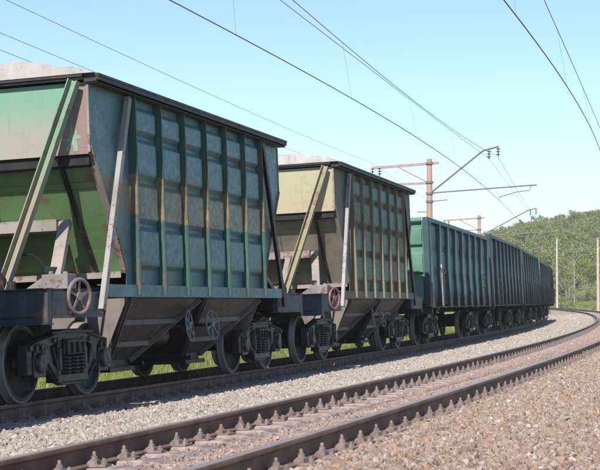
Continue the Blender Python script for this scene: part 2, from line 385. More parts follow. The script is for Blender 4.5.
def ground_z(X, Y, S=None, U=None):
    if S is None: S, U = nearest(np.stack([X, Y], 1))
    right = -1.15 + 1.75*ss(S, 70, 190) + .5*ss(U, 10, 40)*ss(S, 60, 150); left = -.72 - .25*ss(-U, 6, 25) + .9*ss(S, 150, 280)
    base = np.where(U > 4, right, left) + .07*np.sin(X*.9)*np.sin(Y*.7+1) + .05*np.sin(X*2.3+Y*1.7)
    inside = (U > -4.0) & (U < 10.7) & (S > -39) & (S < 320)
    base = np.where(inside, np.minimum(base, -1.3) - .3, base)
    return base + hill(X, Y)
xs = np.unique(np.concatenate([np.linspace(-3000, -150, 20), np.linspace(-150, -30, 25), np.linspace(-30, 75, 106), np.linspace(75, 260, 50), np.linspace(260, 3000, 20)]))
ys = np.unique(np.concatenate([np.linspace(-800, -60, 10), np.linspace(-60, 290, 234), np.linspace(290, 600, 63), np.linspace(600, 5000, 20)]))
GX, GY = np.meshgrid(xs, ys); P = np.stack([GX.ravel(), GY.ravel()], 1); S_, U_ = nearest(P)
GZ = ground_z(P[:, 0], P[:, 1], S_, U_); nx = len(xs); ny = len(ys)
me = bpy.data.meshes.new('ground')
me.from_pydata([(a, b, c) for a, b, c in zip(P[:, 0].tolist(), P[:, 1].tolist(), GZ.tolist())], [], [(j*nx+i, j*nx+i+1, (j+1)*nx+i+1, (j+1)*nx+i) for j in range(ny-1) for i in range(nx-1)])
me.shade_smooth(); me.materials.append(M['ground']); tag(link('ground', me), kind='structure')
# ballast bed swept along the line
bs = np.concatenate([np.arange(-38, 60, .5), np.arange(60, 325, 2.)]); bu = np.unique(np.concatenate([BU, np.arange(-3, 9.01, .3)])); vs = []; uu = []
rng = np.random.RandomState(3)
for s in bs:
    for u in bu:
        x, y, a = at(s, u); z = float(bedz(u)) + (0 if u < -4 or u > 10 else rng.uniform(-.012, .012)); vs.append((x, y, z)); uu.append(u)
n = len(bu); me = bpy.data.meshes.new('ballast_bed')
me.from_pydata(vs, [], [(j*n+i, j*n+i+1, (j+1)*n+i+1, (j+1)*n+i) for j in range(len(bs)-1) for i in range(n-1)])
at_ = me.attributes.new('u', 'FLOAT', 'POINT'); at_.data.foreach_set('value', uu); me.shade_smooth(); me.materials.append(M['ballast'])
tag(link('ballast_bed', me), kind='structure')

# ------------------------------------------------------------------ scatter by geometry nodes
def scatter(name, pts, rots, scls, idxs, protos, label, cat):
    col = bpy.data.collections.new(name + '_shapes')
    for p in protos: col.objects.link(p)
    me = bpy.data.meshes.new(name); me.from_pydata([tuple(p) for p in pts], [], [])
    a = me.attributes.new('rot', 'FLOAT_VECTOR', 'POINT'); a.data.foreach_set('vector', np.asarray(rots, float).ravel())
    a = me.attributes.new('scl', 'FLOAT_VECTOR', 'POINT'); a.data.foreach_set('vector', np.asarray(scls, float).ravel())
    a = me.attributes.new('idx', 'INT', 'POINT'); a.data.foreach_set('value', np.asarray(idxs, int))
    o = tag(link(name, me), label, cat, kind='stuff')
    g = bpy.data.node_groups.new(name, 'GeometryNodeTree')
    g.interface.new_socket('Geometry', in_out='INPUT', socket_type='NodeSocketGeometry'); g.interface.new_socket('Geometry', in_out='OUTPUT', socket_type='NodeSocketGeometry')
    gi = g.nodes.new('NodeGroupInput'); go = g.nodes.new('NodeGroupOutput'); ip = g.nodes.new('GeometryNodeInstanceOnPoints'); ci = g.nodes.new('GeometryNodeCollectionInfo')
    ci.inputs['Collection'].default_value = col; ci.inputs['Separate Children'].default_value = True; ci.inputs['Reset Children'].default_value = True
    ip.inputs['Pick Instance'].default_value = True
    def at2(nm, ty):
        q = g.nodes.new('GeometryNodeInputNamedAttribute'); q.data_type = ty; q.inputs['Name'].default_value = nm; return q.outputs['Attribute']
    e2r = g.nodes.new('FunctionNodeEulerToRotation')
    L = g.links.new
    L(gi.outputs[0], ip.inputs['Points']); L(ci.outputs[0], ip.inputs['Instance']); L(at2('idx', 'INT'), ip.inputs['Instance Index'])
    L(at2('rot', 'FLOAT_VECTOR'), e2r.inputs[0]); L(e2r.outputs[0], ip.inputs['Rotation']); L(at2('scl', 'FLOAT_VECTOR'), ip.inputs['Scale']); L(ip.outputs[0], go.inputs[0])
    md = o.modifiers.new('scatter', 'NODES'); md.node_group = g
    return o
def stone_shapes(mat, n, seed):
    out = []; rg = random.Random(seed)
    for k in range(n):
        bm = bmesh.new(); bmesh.ops.create_icosphere(bm, subdivisions=2, radius=1)
        for q in range(rg.randint(6, 8)):            # chop planes off: crushed rock
            nrm = Vector((rg.gauss(0, 1), rg.gauss(0, 1), rg.gauss(0, 1))).normalized(); d = rg.uniform(.42, .72)
            for v in bm.verts:
                e = v.co.dot(nrm) - d
                if e > 0: v.co -= nrm*e
        for v in bm.verts: v.co = Vector((v.co.x*1.15, v.co.y*.9, v.co.z*.75)) + Vector((rg.uniform(-.03, .03), rg.uniform(-.03, .03), rg.uniform(-.03, .03)))
        bmesh.ops.dissolve_limit(bm, angle_limit=R(9), verts=bm.verts, edges=bm.edges); bmesh.ops.triangulate(bm, faces=bm.faces)
        m = bpy.data.meshes.new('stone'); bm.to_mesh(m); bm.free(); m.materials.append(mat); out.append(bpy.data.objects.new('stone', m))
    return out
def stones(name, u0, u1, zones, mat, label, seed, smin, smax, zoff, skip=None):
    rg = np.random.RandomState(seed); PT = []; SC = []
    for s0, s1, dens, mul in zones:
        k = int((s1-s0)*(u1-u0)*dens); s = rg.uniform(s0, s1, k); u = rg.uniform(u0, u1, k)
        if skip is not None: m = skip(s, u, rg); s = s[m]; u = u[m]
        a = np.interp(s, TT, TA); x = np.interp(s, TT, TX) + u*np.cos(a); y = np.interp(s, TT, TY) - u*np.sin(a)
        sz = (smin + (smax-smin)*rg.uniform(0, 1, len(s))**3)*mul
        z = bedz(u) + sz*zoff + rg.uniform(-.008, .014, len(s))
        PT.append(np.stack([x, y, z], 1)); SC.append(np.stack([sz*rg.uniform(.8, 1.25, len(s)), sz*rg.uniform(.8, 1.2, len(s)), sz*rg.uniform(.8, 1.15, len(s))], 1))
    PT = np.concatenate(PT); SC = np.concatenate(SC); n = len(PT)
    return scatter(name, PT.tolist(), rg.uniform(-3.14, 3.14, (n, 3)), SC, rg.randint(0, 9, n), stone_shapes(mat, 9, seed), label, 'ballast')
stones('ballast_stones', 5.36, 8.6, [(-13, 8, 1500, 1), (8, 26, 900, 1.1), (26, 60, 230, 1.35), (60, 100, 80, 1.9)], M['stone_warm'], 'warm brown crushed ballast stones on the shoulder right of the near track', 11, .010, .039, .12)
stones('ballast_stones', .12, 3.55, [(-8, 22, 1200, 1), (22, 50, 550, 1.25), (50, 75, 150, 1.5), (75, 135, 60, 2.1)], M['stone_pale'], 'pale crushed ballast stones lying between the two tracks', 12, .010, .038, .12)
stones('ballast_stones', 3.72, 5.14, [(-13, 15, 480, 1), (15, 45, 260, 1.2)], M['stone_dirty'], 'dirty brown ballast stones between the sleepers of the near track', 13, .013, .030, .1)
stones('ballast_stones', -2.9, -.08, [(-8, 40, 220, 1.1)], M['stone_dirty'], 'shadowed ballast stones under the train', 14, .018, .042, .1)

# ------------------------------------------------------------------ tracks
RAILP = [(-.0375, -.006), (-.034, 0), (.034, 0), (.0375, -.006), (.0365, -.036), (.012, -.052), (.009, -.10), (.011, -.145), (.030, -.158), (.075, -.168), (.075, -.180), (-.075, -.180), (-.075, -.168), (-.030, -.158), (-.011, -.145), (-.009, -.10), (-.012, -.052), (-.0365, -.036)]
def rail(parent, u, z):
    ss_ = np.concatenate([np.arange(-38, 80, .8), np.arange(80, 322, 1.6)]); vs = []; n = len(RAILP); top = []
    for s in ss_:
        m = frame_track(s, u, z)
        for (a, b) in RAILP: vs.append(m @ Vector((a, 0, b))); top.append(1.0 if b > -.001 else 0.0)
    mb = MB(); mb.add(vs, [(i*n+k, i*n+(k+1) % n, (i+1)*n+(k+1) % n, (i+1)*n+k) for i in range(len(ss_)-1) for k in range(n)])
    me = mb.mesh('rail', M['rail'], recalc=True); a = me.attributes.new('top', 'FLOAT', 'POINT'); a.data.foreach_set('value', top)
    return link('rail', me, parent)
def sleeper_fn(mb):
    prof = [(-.14, -.2), (.14, -.2), (.115, 0), (-.115, 0)]
    secs = [(-1.35, .0), (-1.30, 0), (-.45, -.0), (-.35, -.028), (.35, -.028), (.45, 0), (1.30, 0), (1.35, .0)]
    vs = [(x, a, b + (dz if b == 0 else 0)) for x, dz in secs for a, b in prof]
    fs = [(i*4+k, i*4+(k+1) % 4, (i+1)*4+(k+1) % 4, (i+1)*4+k) for i in range(len(secs)-1) for k in range(4)] + [(0, 1, 2, 3), (28, 29, 30, 31)]
    mb.add(vs, fs)
def fasten_geo(mb):
    # x > 0 is away from the rail; origin at the rail axis, foot level
    mb.box(.060, .20, -.085, .085, 0, .018)                                       # base plate
    mb.prism([(.050, .018), (.130, .018), (.125, .050), (.085, .064), (.050, .036)], -.052, .052, 'Y')   # clip
    mb.lathe([(.055, .0), (.055, .026), (.082, .025), (.082, .0)], 6, 'Z', (.092, 0, 0))                  # nut
    mb.lathe([(.08, .0), (.08, .015), (.108, .014), (.118, .009), (.118, 0)], 8, 'Z', (.092, 0, 0))     # clip bolt
    mb.lathe([(.018, .0), (.018, .024), (.044, .022), (.044, .0)], 6, 'Z', (.165, 0, 0))                  # anchor nut
    mb.lathe([(.04, .0), (.04, .014), (.062, .013), (.067, 0)], 8, 'Z', (.165, 0, 0))
def track(name, label, u_right, z_right, s0, n_sl, n_ind, sides):
    root = tag(empty(name, frame_track(s0, u_right - GA/2, z_right - CANT/2)), label, 'railway track')
    inv = root.matrix_basis.inverted()
    for k, (u, z) in enumerate(((u_right, z_right), (u_right - GA, z_right - CANT))):
        o = rail(root, u, z); o.data.transform(inv)
    rg = random.Random(5); far = MB(); geo = MB(); fasten_geo(geo)
    for i in range(n_sl):
        s = s0 + .545*i + rg.uniform(-.012, .012); m = inv @ frame_track(s, u_right - GA/2, z_right - CANT/2 - .181) @ Matrix.Rotation(rg.uniform(-.012, .012), 4, 'Z')
        sl = part('sleeper', M['sleeper'], root, sleeper_fn, bevel=.012); sl.matrix_basis = m
        for x, sg in sides:
            fm = Matrix.Translation((x, 0, .001)) @ Matrix.Rotation(0 if sg > 0 else math.pi, 4, 'Z')
            if i < n_ind: 
                o = part('fastening', M['fasten'], sl, fasten_geo); o.matrix_basis = fm @ Matrix.Rotation(rg.uniform(-.12, .12), 4, 'Z') @ Matrix.Rotation(rg.uniform(-.05, .05), 4, 'X') @ Matrix.Diagonal((1, rg.uniform(.82, 1.02), rg.uniform(.82, 1.08), 1))
            elif i < n_ind + 130: far.add([m @ fm @ Vector(v) for v in geo.v], geo.f)
    if far.f: tag(far.build('fastening', M['fasten'], root, smooth=False, recalc=False), kind='stuff')
    return root
H = GA/2
track('railway_track', 'empty near railway track with bolted concrete sleepers curving left', DS, Z2, -13, 300, 75, ((H, 1), (H, -1), (-H, 1), (-H, -1)))
track('railway_track', 'railway track under the freight train, farther of the two', 0, 0, -12, 120, 90, ((H, 1), (H, -1), (-H, 1)))

# ------------------------------------------------------------------ bogies
def arc(cx, cz, r, a0, a1, n): return [(cx + r*math.cos(R(a0+(a1-a0)*i/n)), cz + r*math.sin(R(a0+(a1-a0)*i/n))) for i in range(n+1)]
def side_frame_fn(mb):
    x0, x1 = .955, 1.085
    # arched top chord
    top = [(-1.23, .60), (-1.20, .70), (-1.02, .745), (-.62, .80), (-.30, .87), (.30, .87), (.62, .80), (1.02, .745), (1.20, .70), (1.23, .60), (1.05, .615), (.62, .655), (.32, .74), (-.32, .74), (-.62, .655), (-1.05, .615)]
    mb.prism(top, x0, x1)
    mb.box(x1-.02, x1+.035, -.60, .60, .815, .845)                                 # rim on the chord
    for q in (-1, 1):
        f = lambda pts: [(q*a, b) for a, b in pts]
        mb.prism(f([(1.10, .34), (1.22, .34), (1.235, .62), (1.10, .64)]), x0, x1)                # outer jaw
        mb.prism(f([(.66, .40), (.76, .36), (.76, .66), (.60, .68)]), x0, x1)                     # inner jaw
        mb.prism(f([(.60, .68), (.72, .44), (.44, .225), (.32, .29), (.52, .46)]), x0+.01, x1-.005)  # lower diagonal
        mb.prism(f([(.33, .30), (.43, .30), (.41, .77), (.31, .77)]), x0-.01, x1+.012)            # column
        mb.box(x1-.01, x1+.03, q*.37-.035, q*.37+.035, .36, .64)
        mb.prism(f([(1.12, .62), (1.20, .62), (1.19, .69), (1.10, .71)]), x1, x1+.03)
    mb.prism([(-.46, .215), (.46, .215), (.43, .315), (-.43, .315)], x0-.02, x1+.02)                # spring seat
    mb.prism([(-.24, .175), (.24, .175), (.38, .215), (-.38, .215)], x0+.02, x1-.02)
    rim = [(-1.20, .675), (-1.0, .725), (-.62, .78), (-.30, .85), (.30, .85), (.62, .78), (1.0, .725), (1.20, .675)]
    for (a, b), (c_, d) in zip(rim, rim[1:]): mb.beam((x1+.012, a, b), (x1+.012, c_, d), .05, .022)
    for q in (-1, 1):
        mb.beam((x1+.006, q*.70, .46), (x1+.006, q*.44, .25), .05, .022); mb.beam((x1+.006, q*.56, .66), (x1+.006, q*.46, .42), .04, .02)
        mb.lathe([(x1-.01, 0), (x1-.01, .035), (x1+.03, .03), (x1+.03, 0)], 10, 'X', (0, q*.52, .735)); mb.lathe([(x1-.01, 0), (x1-.01, .022), (x1+.03, .02), (x1+.03, 0)], 8, 'X', (0, q*.93, .69))
        mb.box(x1, x1+.03, q*.86-.02, q*.86+.02, .60, .70); mb.box(x1, x1+.03, q*1.0-.02, q*1.0+.02, .60, .70)
def axle_box_fn(mb):
    mb.prism([(-.155, -.17), (.155, -.17), (.165, .02), (.13, .15), (-.13, .15), (-.165, .02)], .93, 1.10)
    mb.lathe([(1.09, 0), (1.09, .125), (1.135, .120), (1.150, .095), (1.150, .05), (1.142, 0)], 20, 'X')
    for k in range(6):
        a = 2*math.pi*k/6+.4; mb.lathe([(1.13, 0), (1.13, .016), (1.152, .016), (1.152, 0)], 6, 'X', (0, .104*math.cos(a), .104*math.sin(a)))
def wheel_fn(mb):
    T = .475
    prof = [(-.065, T-.070), (-.065, T+.022), (-.055, T+.030), (-.042, T+.026), (-.030, T+.004), (.0, T), (.058, T-.004), (.066, T-.012), (.066, T-.068), (.045, T-.085), (.018, T-.12), (-.005, .24), (.015, .15), (.075, .125), (.085, .118), (.085, .066), (-.075, .066), (-.075, .125), (-.035, .15), (-.035, .24), (-.02, T-.12), (-.045, T-.085)]
    mb.lathe(prof, 44, 'X')
def spring_fn(mb):
    pts = [(0, .074*math.cos(2*math.pi*i/10), .325 + .22*i/50) for i in range(51)]
    pts = [(.074*math.sin(2*math.pi*i/10), p[1], p[2]) for i, p in enumerate(pts)]
    mb.tube(pts, .017, 6)
def bolster_fn(mb):
    mb.prism([(-1.10, .55), (-1.10, .70), (-.4, .80), (.4, .80), (1.10, .70), (1.10, .55), (.4, .45), (-.4, .45)], -.20, .20, 'Y')
    for q in (-1, 1): mb.prism([(q*.93, .555), (q*1.13, .555), (q*1.13, .74), (q*.93, .77)], -.295, .295, 'Y')
    mb.lathe([(.78, 0), (.78, .17), (.86, .15), (.86, 0)], 16, 'Z')
    for q in (-1, 1):
        for y in (-.24, -.08, .08, .24): mb.box(q*1.125, q*1.16, y-.014, y+.014, .57, .71)
        mb.box(q*1.125, q*1.165, -.28, .28, .70, .73); mb.box(q*1.125, q*1.165, -.28, .28, .553, .573)
def brake_fn(mb):
    mb.beam((-.74, 0, .42), (.74, 0, .42), .06, .07); mb.beam((-.74, 0, .42), (0, .22, .42), .04, .04); mb.beam((.74, 0, .42), (0, .22, .42), .04, .04)
    for q in (-1, 1): mb.prism([(-.03, .30), (.05, .30), (.05, .56), (-.03, .56)], q*.80-.04, q*.80+.04)
def rod_fn(mb):
    for q in (-.12, .12): mb.tube([(q, -.7, .62), (q, .7, .60)], .016, 6)
    mb.beam((0, -.62, .40), (0, -.62, .95), .03, .06); mb.beam((0, .62, .40), (0, .62, .8), .03, .06)
def bogie(parent, y):
    b = empty('bogie', parent=parent, loc=(0, y, 0))
    for q in (-1, 1):
        part('side_frame', M['bogie'], b, side_frame_fn, rot=(0, 0, 0 if q > 0 else math.pi), bevel=.010)
        for a in (-.925, .925):
            part('wheel', M['wheel'], b, wheel_fn, loc=(q*H, a, .475), rot=(0, 0, 0 if q > 0 else math.pi))
            part('axle_box', M['bogie'], b, axle_box_fn, loc=(0, a, .475), rot=(0, 0, 0 if q > 0 else math.pi), bevel=.006)
        for yy, xx in ((-.20, 1.07), (0, 1.085), (.20, 1.07), (-.1, .95), (.1, .95)): part('spring', M['bogie'], b, spring_fn, loc=(q*xx, yy, 0))
    for a in (-.925, .925):
        part('axle', M['wheel'], b, lambda mb: mb.lathe([(-1.08, 0), (-1.08, .065), (-.86, .068), (-.84, .09), (-.3, .078), (.3, .078), (.84, .09), (.86, .068), (1.08, .065), (1.08, 0)], 16, 'X'), loc=(0, a, .475))
        part('brake_beam', M['bogie'], b, brake_fn, loc=(0, a*.42, 0), rot=(0, 0, 0 if a < 0 else math.pi))
    part('bolster', M['bogie'], b, bolster_fn, bevel=.008)
    part('brake_rod', M['bogie'], b, rod_fn)
    return b
def coupler_fn(mb):                                   # local: body end at y = 0, knuckle towards +Y
    mb.box(-.09, .09, -.5, .30, .99, 1.17); mb.box(-.20, .20, -.02, .04, .90, 1.26)
    mb.prism([(-.20, .26), (.12, .26), (.22, .40), (.24, .60), (.14, .66), (.06, .50), (-.06, .44), (-.16, .60), (-.26, .58), (-.28, .36)], .93, 1.22, 'Z')
def hose_fn(mb):
    mb.tube([(.35, -.05, 1.0), (.36, .12, .98), (.36, .28, .86), (.32, .42, .68), (.24, .54, .62), (.14, .62, .68)], .026, 7)
    mb.lathe([(-.03, 0), (-.03, .045), (.06, .045), (.06, 0)], 8, 'Y', (.36, .08, .985))
def handwheel_fn(d, r=.016, spokes=5):
    def fn(mb):
        mb.torus((0, 0, 0), d/2, r, 30, 8)
        for k in range(spokes):
            a = 2*math.pi*k/spokes + .3; mb.beam((-.006, .02*math.cos(a), .02*math.sin(a)), (0, d/2*math.cos(a), d/2*math.sin(a)), .034, .012, (1, 0, 0))
        mb.lathe([(-.03, 0), (-.03, .05), (.02, .05), (.02, 0)], 12, 'X')
    return fn

# ------------------------------------------------------------------ hopper wagons
RIBS = [-2.76 + .92*i for i in range(7)]
def panel_mesh(mb):
    # pressed panel between two ribs (y 0..0.84): four swages, bottom rolled inwards
    nu, nv = 20, 70; W_ = .84; z0, z1 = 1.46, 3.90; vs = []
    bands = [(1.62, 2.18), (2.24, 2.78), (2.84, 3.36), (3.42, 3.80)]
    sm = lambda x: max(0, min(1, x))**2*(3-2*max(0, min(1, x)))
    for j in range(nv+1):
        z = z0 + (z1-z0)*j/nv
        for i in range(nu+1):
            y = W_*i/nu; h = 0
            for a, b in bands:
                e = min(z-a, b-z); ey = min(y, W_-y)
                if e > 0: h = .068*min(1, e/.055)*min(1, ey/.06)
            x = 1.475 + h
            if z < 1.66: x -= .10*((1.66-z)/.2)**1.5
            vs.append((x, y, z))
    mb.add(vs, [(j*(nu+1)+i, j*(nu+1)+i+1, (j+1)*(nu+1)+i+1, (j+1)*(nu+1)+i) for j in range(nv) for i in range(nu)])
def hopper(center, K, label, near_end=True):
    rt = tag(empty('hopper_wagon', frame_car(center, 3.883)), label, 'freight wagon', 'covered hopper wagons of the freight train')
    P_ = lambda n, m, f, par=rt, key=None, **k: part(n, M[K.get(m, m)], par, f, key=('hopper ' + (key or n)), **k)
    rot = lambda q: (0, 0, 0 if q > 0 else math.pi)       # q=+1 : right side / far end as modelled; -1 turned round
    for q in (1, -1):
        side = P_('side_wall', 'side', lambda mb: mb.prism([(-4.0, 3.93), (4.0, 3.93), (4.0, 3.10), (2.95, 1.58), (2.95, 1.40), (-2.95, 1.40), (-2.95, 1.58), (-4.0, 3.10)], 1.452, 1.470), rot=rot(q))
        for i in range(6): P_('side_panel', 'side', panel_mesh, side, loc=(0, RIBS[i]+.04, 0), smooth=True, ang=28)
        for y in RIBS:
            P_('rib', 'rib', lambda mb: (mb.box(1.471, 1.585, -.006, .006, 1.27, 3.90), mb.box(1.575, 1.588, -.006, .016, 1.27, 3.90), mb.box(1.4715, 1.480, .004, .05, 1.42, 3.90)), side, loc=(0, y, 0), bevel=.003)
        P_('sill', 'side', lambda mb: (mb.box(1.40, 1.545, -3.75, 3.75, 1.25, 1.262), mb.box(1.533, 1.545, -3.75, 3.75, 1.262, 1.395), mb.box(1.40, 1.545, -3.75, 3.75, 1.395, 1.407)), rot=rot(q))
        P_('eave_beam', 'eave', lambda mb: (mb.box(1.44, 1.650, -4.07, 4.07, 3.985, 4.02), mb.box(1.615, 1.642, -4.07, 4.07, 3.935, 3.985), mb.box(1.475, 1.62, -4.05, 4.05, 3.905, 3.916), mb.box(1.44, 1.613, -4.06, -4.045, 3.918, 3.984), mb.box(1.44, 1.613, 4.045, 4.06, 3.918, 3.984)), rot=rot(q), bevel=.004)
        for e in (1, -1):
            b_ = P_('side_brace', 'sidebrace' if e*q > 0 else 'eave', lambda mb: mb.channel((1.53, -3.96, 1.10), (1.545, -2.93, 3.88), .066, .08, .012, (0, -1, .35)), key='side_brace%d' % (q*e), rot=rot(q)) if q*e > 0 or True else None  # far-end braces: shade put into the colour, dark instead of pale
            if e < 0: b_.rotation_euler = (0, 0, 0 if q > 0 else math.pi); b_.scale = (1, -1, 1)
            # flange strip along the sloping end of the side wall
            fl = P_('end_flange', 'flange', lambda mb: (mb.beam((1.45, -4.0, 3.12), (1.45, -2.97, 1.60), .10, .014, (0, -.83, -.55)), mb.box(1.45, 1.482, -4.025, -4.0, 3.05, 3.90)), rot=rot(q))
            if e < 0: fl.scale = (1, -1, 1)
        # funnel handwheels on this side
        for y in (-.5, .5):
            P_('gate_handwheel', 'gatewheel', handwheel_fn(.44, .015, 6), key='gate_handwheel', loc=(q*1.40, y, .84), rot=(0, R(-6), R(8 if y < 0 else -5)))
            P_('gate_shaft', 'under', lambda mb: mb.tube([(-.85, 0, 0), (0, 0, 0)], .022, 8), key='gate_shaft%d' % q, loc=(q*1.40, y, .84), rot=rot(q))
    for e in (-1, 1):
        en = rot(-e)       # modelled at the near end (y < 0)
        ep = P_('end_panel', 'end', lambda mb: (mb.box(-1.45, 1.45, -4.0, -3.985, 3.03, 3.93), mb.box(-1.45, 1.45, -3.985, -3.88, 3.03, 3.045)), rot=en)
        if K.get('patch') and e < 0:
            pts = [(1.02, 3.09), (1.08, 3.17), (1.045, 3.21), (.97, 3.205), (.97, 3.22), (1.07, 3.235), (1.10, 3.30), (1.115, 3.47), (1.135, 3.32), (1.15, 3.25), (1.17, 3.31), (1.18, 3.40), (1.195, 3.27), (1.25, 3.255), (1.255, 3.235), (1.18, 3.22), (1.20, 3.12), (1.19, 3.07), (1.15, 3.06), (1.135, 3.15), (1.10, 3.15), (1.07, 3.06)]
            P_('paint_patch', 'patch_mint', lambda mb: mb.prism([(a_+.11, b_) for a_, b_ in pts], -4.0035, -4.0005, 'Y'), ep)
        P_('slope_sheet', 'slope', lambda mb: mb.prism([(-3.915, 3.03), (-3.89, 3.03), (-2.90, 1.56), (-2.945, 1.56)], -1.45, 1.45), rot=en)
        P_('lip_shade', 'lip', lambda mb: mb.prism([(-3.955, 3.028), (-3.955, 2.90), (-3.80, 2.88), (-3.80, 3.028)], -1.435, 1.435), rot=en)  # added dark strip that paints the shade band under the end panel
        P_('seam_strip', 'slope', lambda mb: mb.prism([(-3.712, 2.705), (-3.706, 2.69), (-3.668, 2.635), (-3.64, 2.66)], -1.44, 1.44), rot=en)
        P_('end_eave', 'eave', lambda mb: (mb.box(-1.44, 1.44, -4.085, -3.95, 3.955, 3.985), mb.box(-1.44, 1.44, -4.11, -4.09, 3.985, 4.02)), rot=en)
        P_('end_beam', 'pale', lambda mb: (mb.box(-1.46, 1.46, -3.13, -2.95, 1.565, 1.58), mb.box(-1.46, 1.46, -3.13, -3.118, 1.50, 1.565)), rot=en, bevel=.003)
        P_('cross_beam', 'pale', lambda mb: (mb.box(-.80, .80, -3.62, -3.46, 2.255, 2.27), mb.box(-.80, .80, -3.62, -3.605, 2.12, 2.255), mb.prism([(-3.62, 2.14), (-3.56, 2.10), (-3.40, 2.10), (-3.40, 2.14)], -.80, .80)), rot=en, bevel=.003)
        for q in (1, -1):
            o = P_('end_brace', 'brace', lambda mb: mb.channel((.50, -4.52, 1.34), (1.345, -4.09, 3.93), .135, .085, .014, (0, -1, .30), 1), rot=en); o.scale = (q, 1, 1)
            o = P_('corner_strut', 'under', lambda mb: mb.channel((1.08, -3.10, 1.60), (1.02, -3.98, 2.99), .05, .05, .010, (0, -1, -.6)), rot=en); o.scale = (q, 1, 1)
            o = P_('post', 'pale', lambda mb: mb.channel((1.16, -4.55, 1.33), (.90, -3.58, 2.25), .15, .07, .012, (0, -1, .9)), rot=en); o.scale = (q, 1, 1)
            o = P_('upright', 'pale', lambda mb: mb.channel((.32, -4.3, 1.33), (.36, -3.62, 2.20), .11, .06, .012, (0, -1, .7)), rot=en); o.scale = (q, 1, 1)
        P_('headstock', 'headstock', lambda mb: (mb.box(-1.46, 1.46, -5.30, -5.18, .94, 1.33), mb.box(-1.30, 1.30, -5.325, -5.30, 1.02, 1.10), mb.box(-1.47, 1.47, -5.34, -5.16, 1.33, 1.35), mb.box(-1.47, 1.47, -5.34, -5.16, .925, .94)), rot=en, bevel=.006)
        P_('deck', 'under', lambda mb: mb.box(-1.44, 1.44, -5.17, -4.15, 1.315, 1.345), rot=en)
        P_('gusset_plate', 'plate', lambda mb: (mb.prism([(-1.42, 1.24), (1.42, 1.24), (1.13, .60), (-1.13, .60)], -2.87, -2.85, 'Y'),), rot=en)
        P_('brake_valve', 'valve', lambda mb: (mb.box(1.06, 1.40, -4.62, -4.36, 1.345, 1.53), mb.lathe([(1.53, 0), (1.53, .03), (1.57, .03), (1.57, 0)], 10, 'Z', (1.13, -4.5, 0)), mb.lathe([(1.53, 0), (1.53, .035), (1.56, .03), (1.56, 0)], 10, 'Z', (1.32, -4.5, 0)), mb.prism([(.80, 1.345), (1.06, 1.345), (1.06, 1.50)], -4.60, -4.50, 'Y')), rot=en, bevel=.008)
        P_('air_pipe', 'under', lambda mb: (mb.tube([(.15, -4.9, 1.36), (.15, -4.9, 1.55), (.2, -4.8, 1.60), (.5, -4.6, 1.60), (.55, -4.6, 1.36)], .018, 7), mb.tube([(1.06, -4.30, 1.62), (.96, -4.32, 1.63), (.90, -4.33, 1.72), (.82, -4.35, 1.79), (.62, -4.36, 1.80)], .014, 6), mb.box(.98, 1.10, -4.36, -4.26, 1.56, 1.63), mb.lathe([(1.35, 0), (1.35, .09), (1.52, .09), (1.55, .05), (1.55, 0)], 14, 'Z', (.45, -4.55, 0)), mb.lathe([(1.35, 0), (1.35, .06), (1.46, .05), (1.46, 0)], 12, 'Z', (.75, -4.8, 0))), rot=en)
        P_('coupler', 'under', coupler_fn, loc=(0, e*5.34, 0), rot=rot(e), bevel=.008)
        P_('brake_hose', 'under', hose_fn, loc=(0, e*5.34, 0), rot=rot(e))
        for q in (1, -1):
            o = P_('end_sill', 'headstock', lambda mb: (mb.box(1.36, 1.46, -5.17, -3.75, 1.00, 1.31), mb.box(1.30, 1.48, -5.17, -3.75, 1.00, 1.015)), rot=en, bevel=.004); o.scale = (q, 1, 1)
    hw = P_('brake_handwheel', 'brakewheel', handwheel_fn(.41, .024, 5), key='brake_handwheel', loc=(1.52, -4.56, 1.25), rot=(0, R(3), R(-14)))
    P_('brake_shaft', 'under', lambda mb: (mb.tube([(1.0, -4.52, 1.25), (1.51, -4.55, 1.25)], .03, 8), mb.box(1.40, 1.48, -4.70, -4.40, 1.05, 1.34)))
    # roof
    def roof_fn(mb):
        n = 22; pr = []
        for i in range(n+1):
            x = -1.60 + 3.2*i/n; pr.append((x, 4.021 + .225*(1-abs(x/1.6)**2.6)))
        ys_ = [-4.12] + [-4.0 + .5*k for k in range(17)] + [4.12]
        rg = random.Random(int(center*10)); vs = []; m = n+1
        for y in ys_:
            for (x, z) in pr: vs.append((x, y, z + (rg.uniform(-.03, .03) if abs(x) < 1.5 else 0)))
        fs = [(j*m+i, j*m+i+1, (j+1)*m+i+1, (j+1)*m+i) for j in range(len(ys_)-1) for i in range(n)]
        fs += [tuple(range(n, -1, -1)), tuple((len(ys_)-1)*m + i for i in range(m)), (0, (len(ys_)-1)*m, (len(ys_)-1)*m+n, n)]
        mb.add(vs, fs)
        for y in ys_[2:-2:2]:
            vs2 = []
            for (x, z) in pr: vs2 += [(x, y-.02, z-.01), (x, y-.02, z+.018), (x, y+.02, z+.018), (x, y+.02, z-.01)]
            mb.add(vs2, [(i*4+k, i*4+(k+1) % 4, (i+1)*4+(k+1) % 4, (i+1)*4+k) for i in range(n) for k in range(4)])
    roof = P_('roof', 'roof', roof_fn, key='roof%d' % int(center))
    for y in (-2.9, -1.0, 1.0, 2.9):
        P_('roof_hatch', 'roof', lambda mb: (mb.lathe([(4.20, 0), (4.20, .33), (4.285, .33), (4.29, .36), (4.31, .36), (4.33, .2), (4.335, 0)], 20, 'Z'),), roof, loc=(0, y, 0))
        P_('hatch_latch', 'hatch', lambda mb: (mb.box(.30, .62, -.05, .05, 4.255, 4.285), mb.beam((.62, 0, 4.27), (.86, 0, 4.235), .07, .03), mb.box(-.5, .5, -.025, .025, 4.33, 4.35)), roof, loc=(0, y, 0))
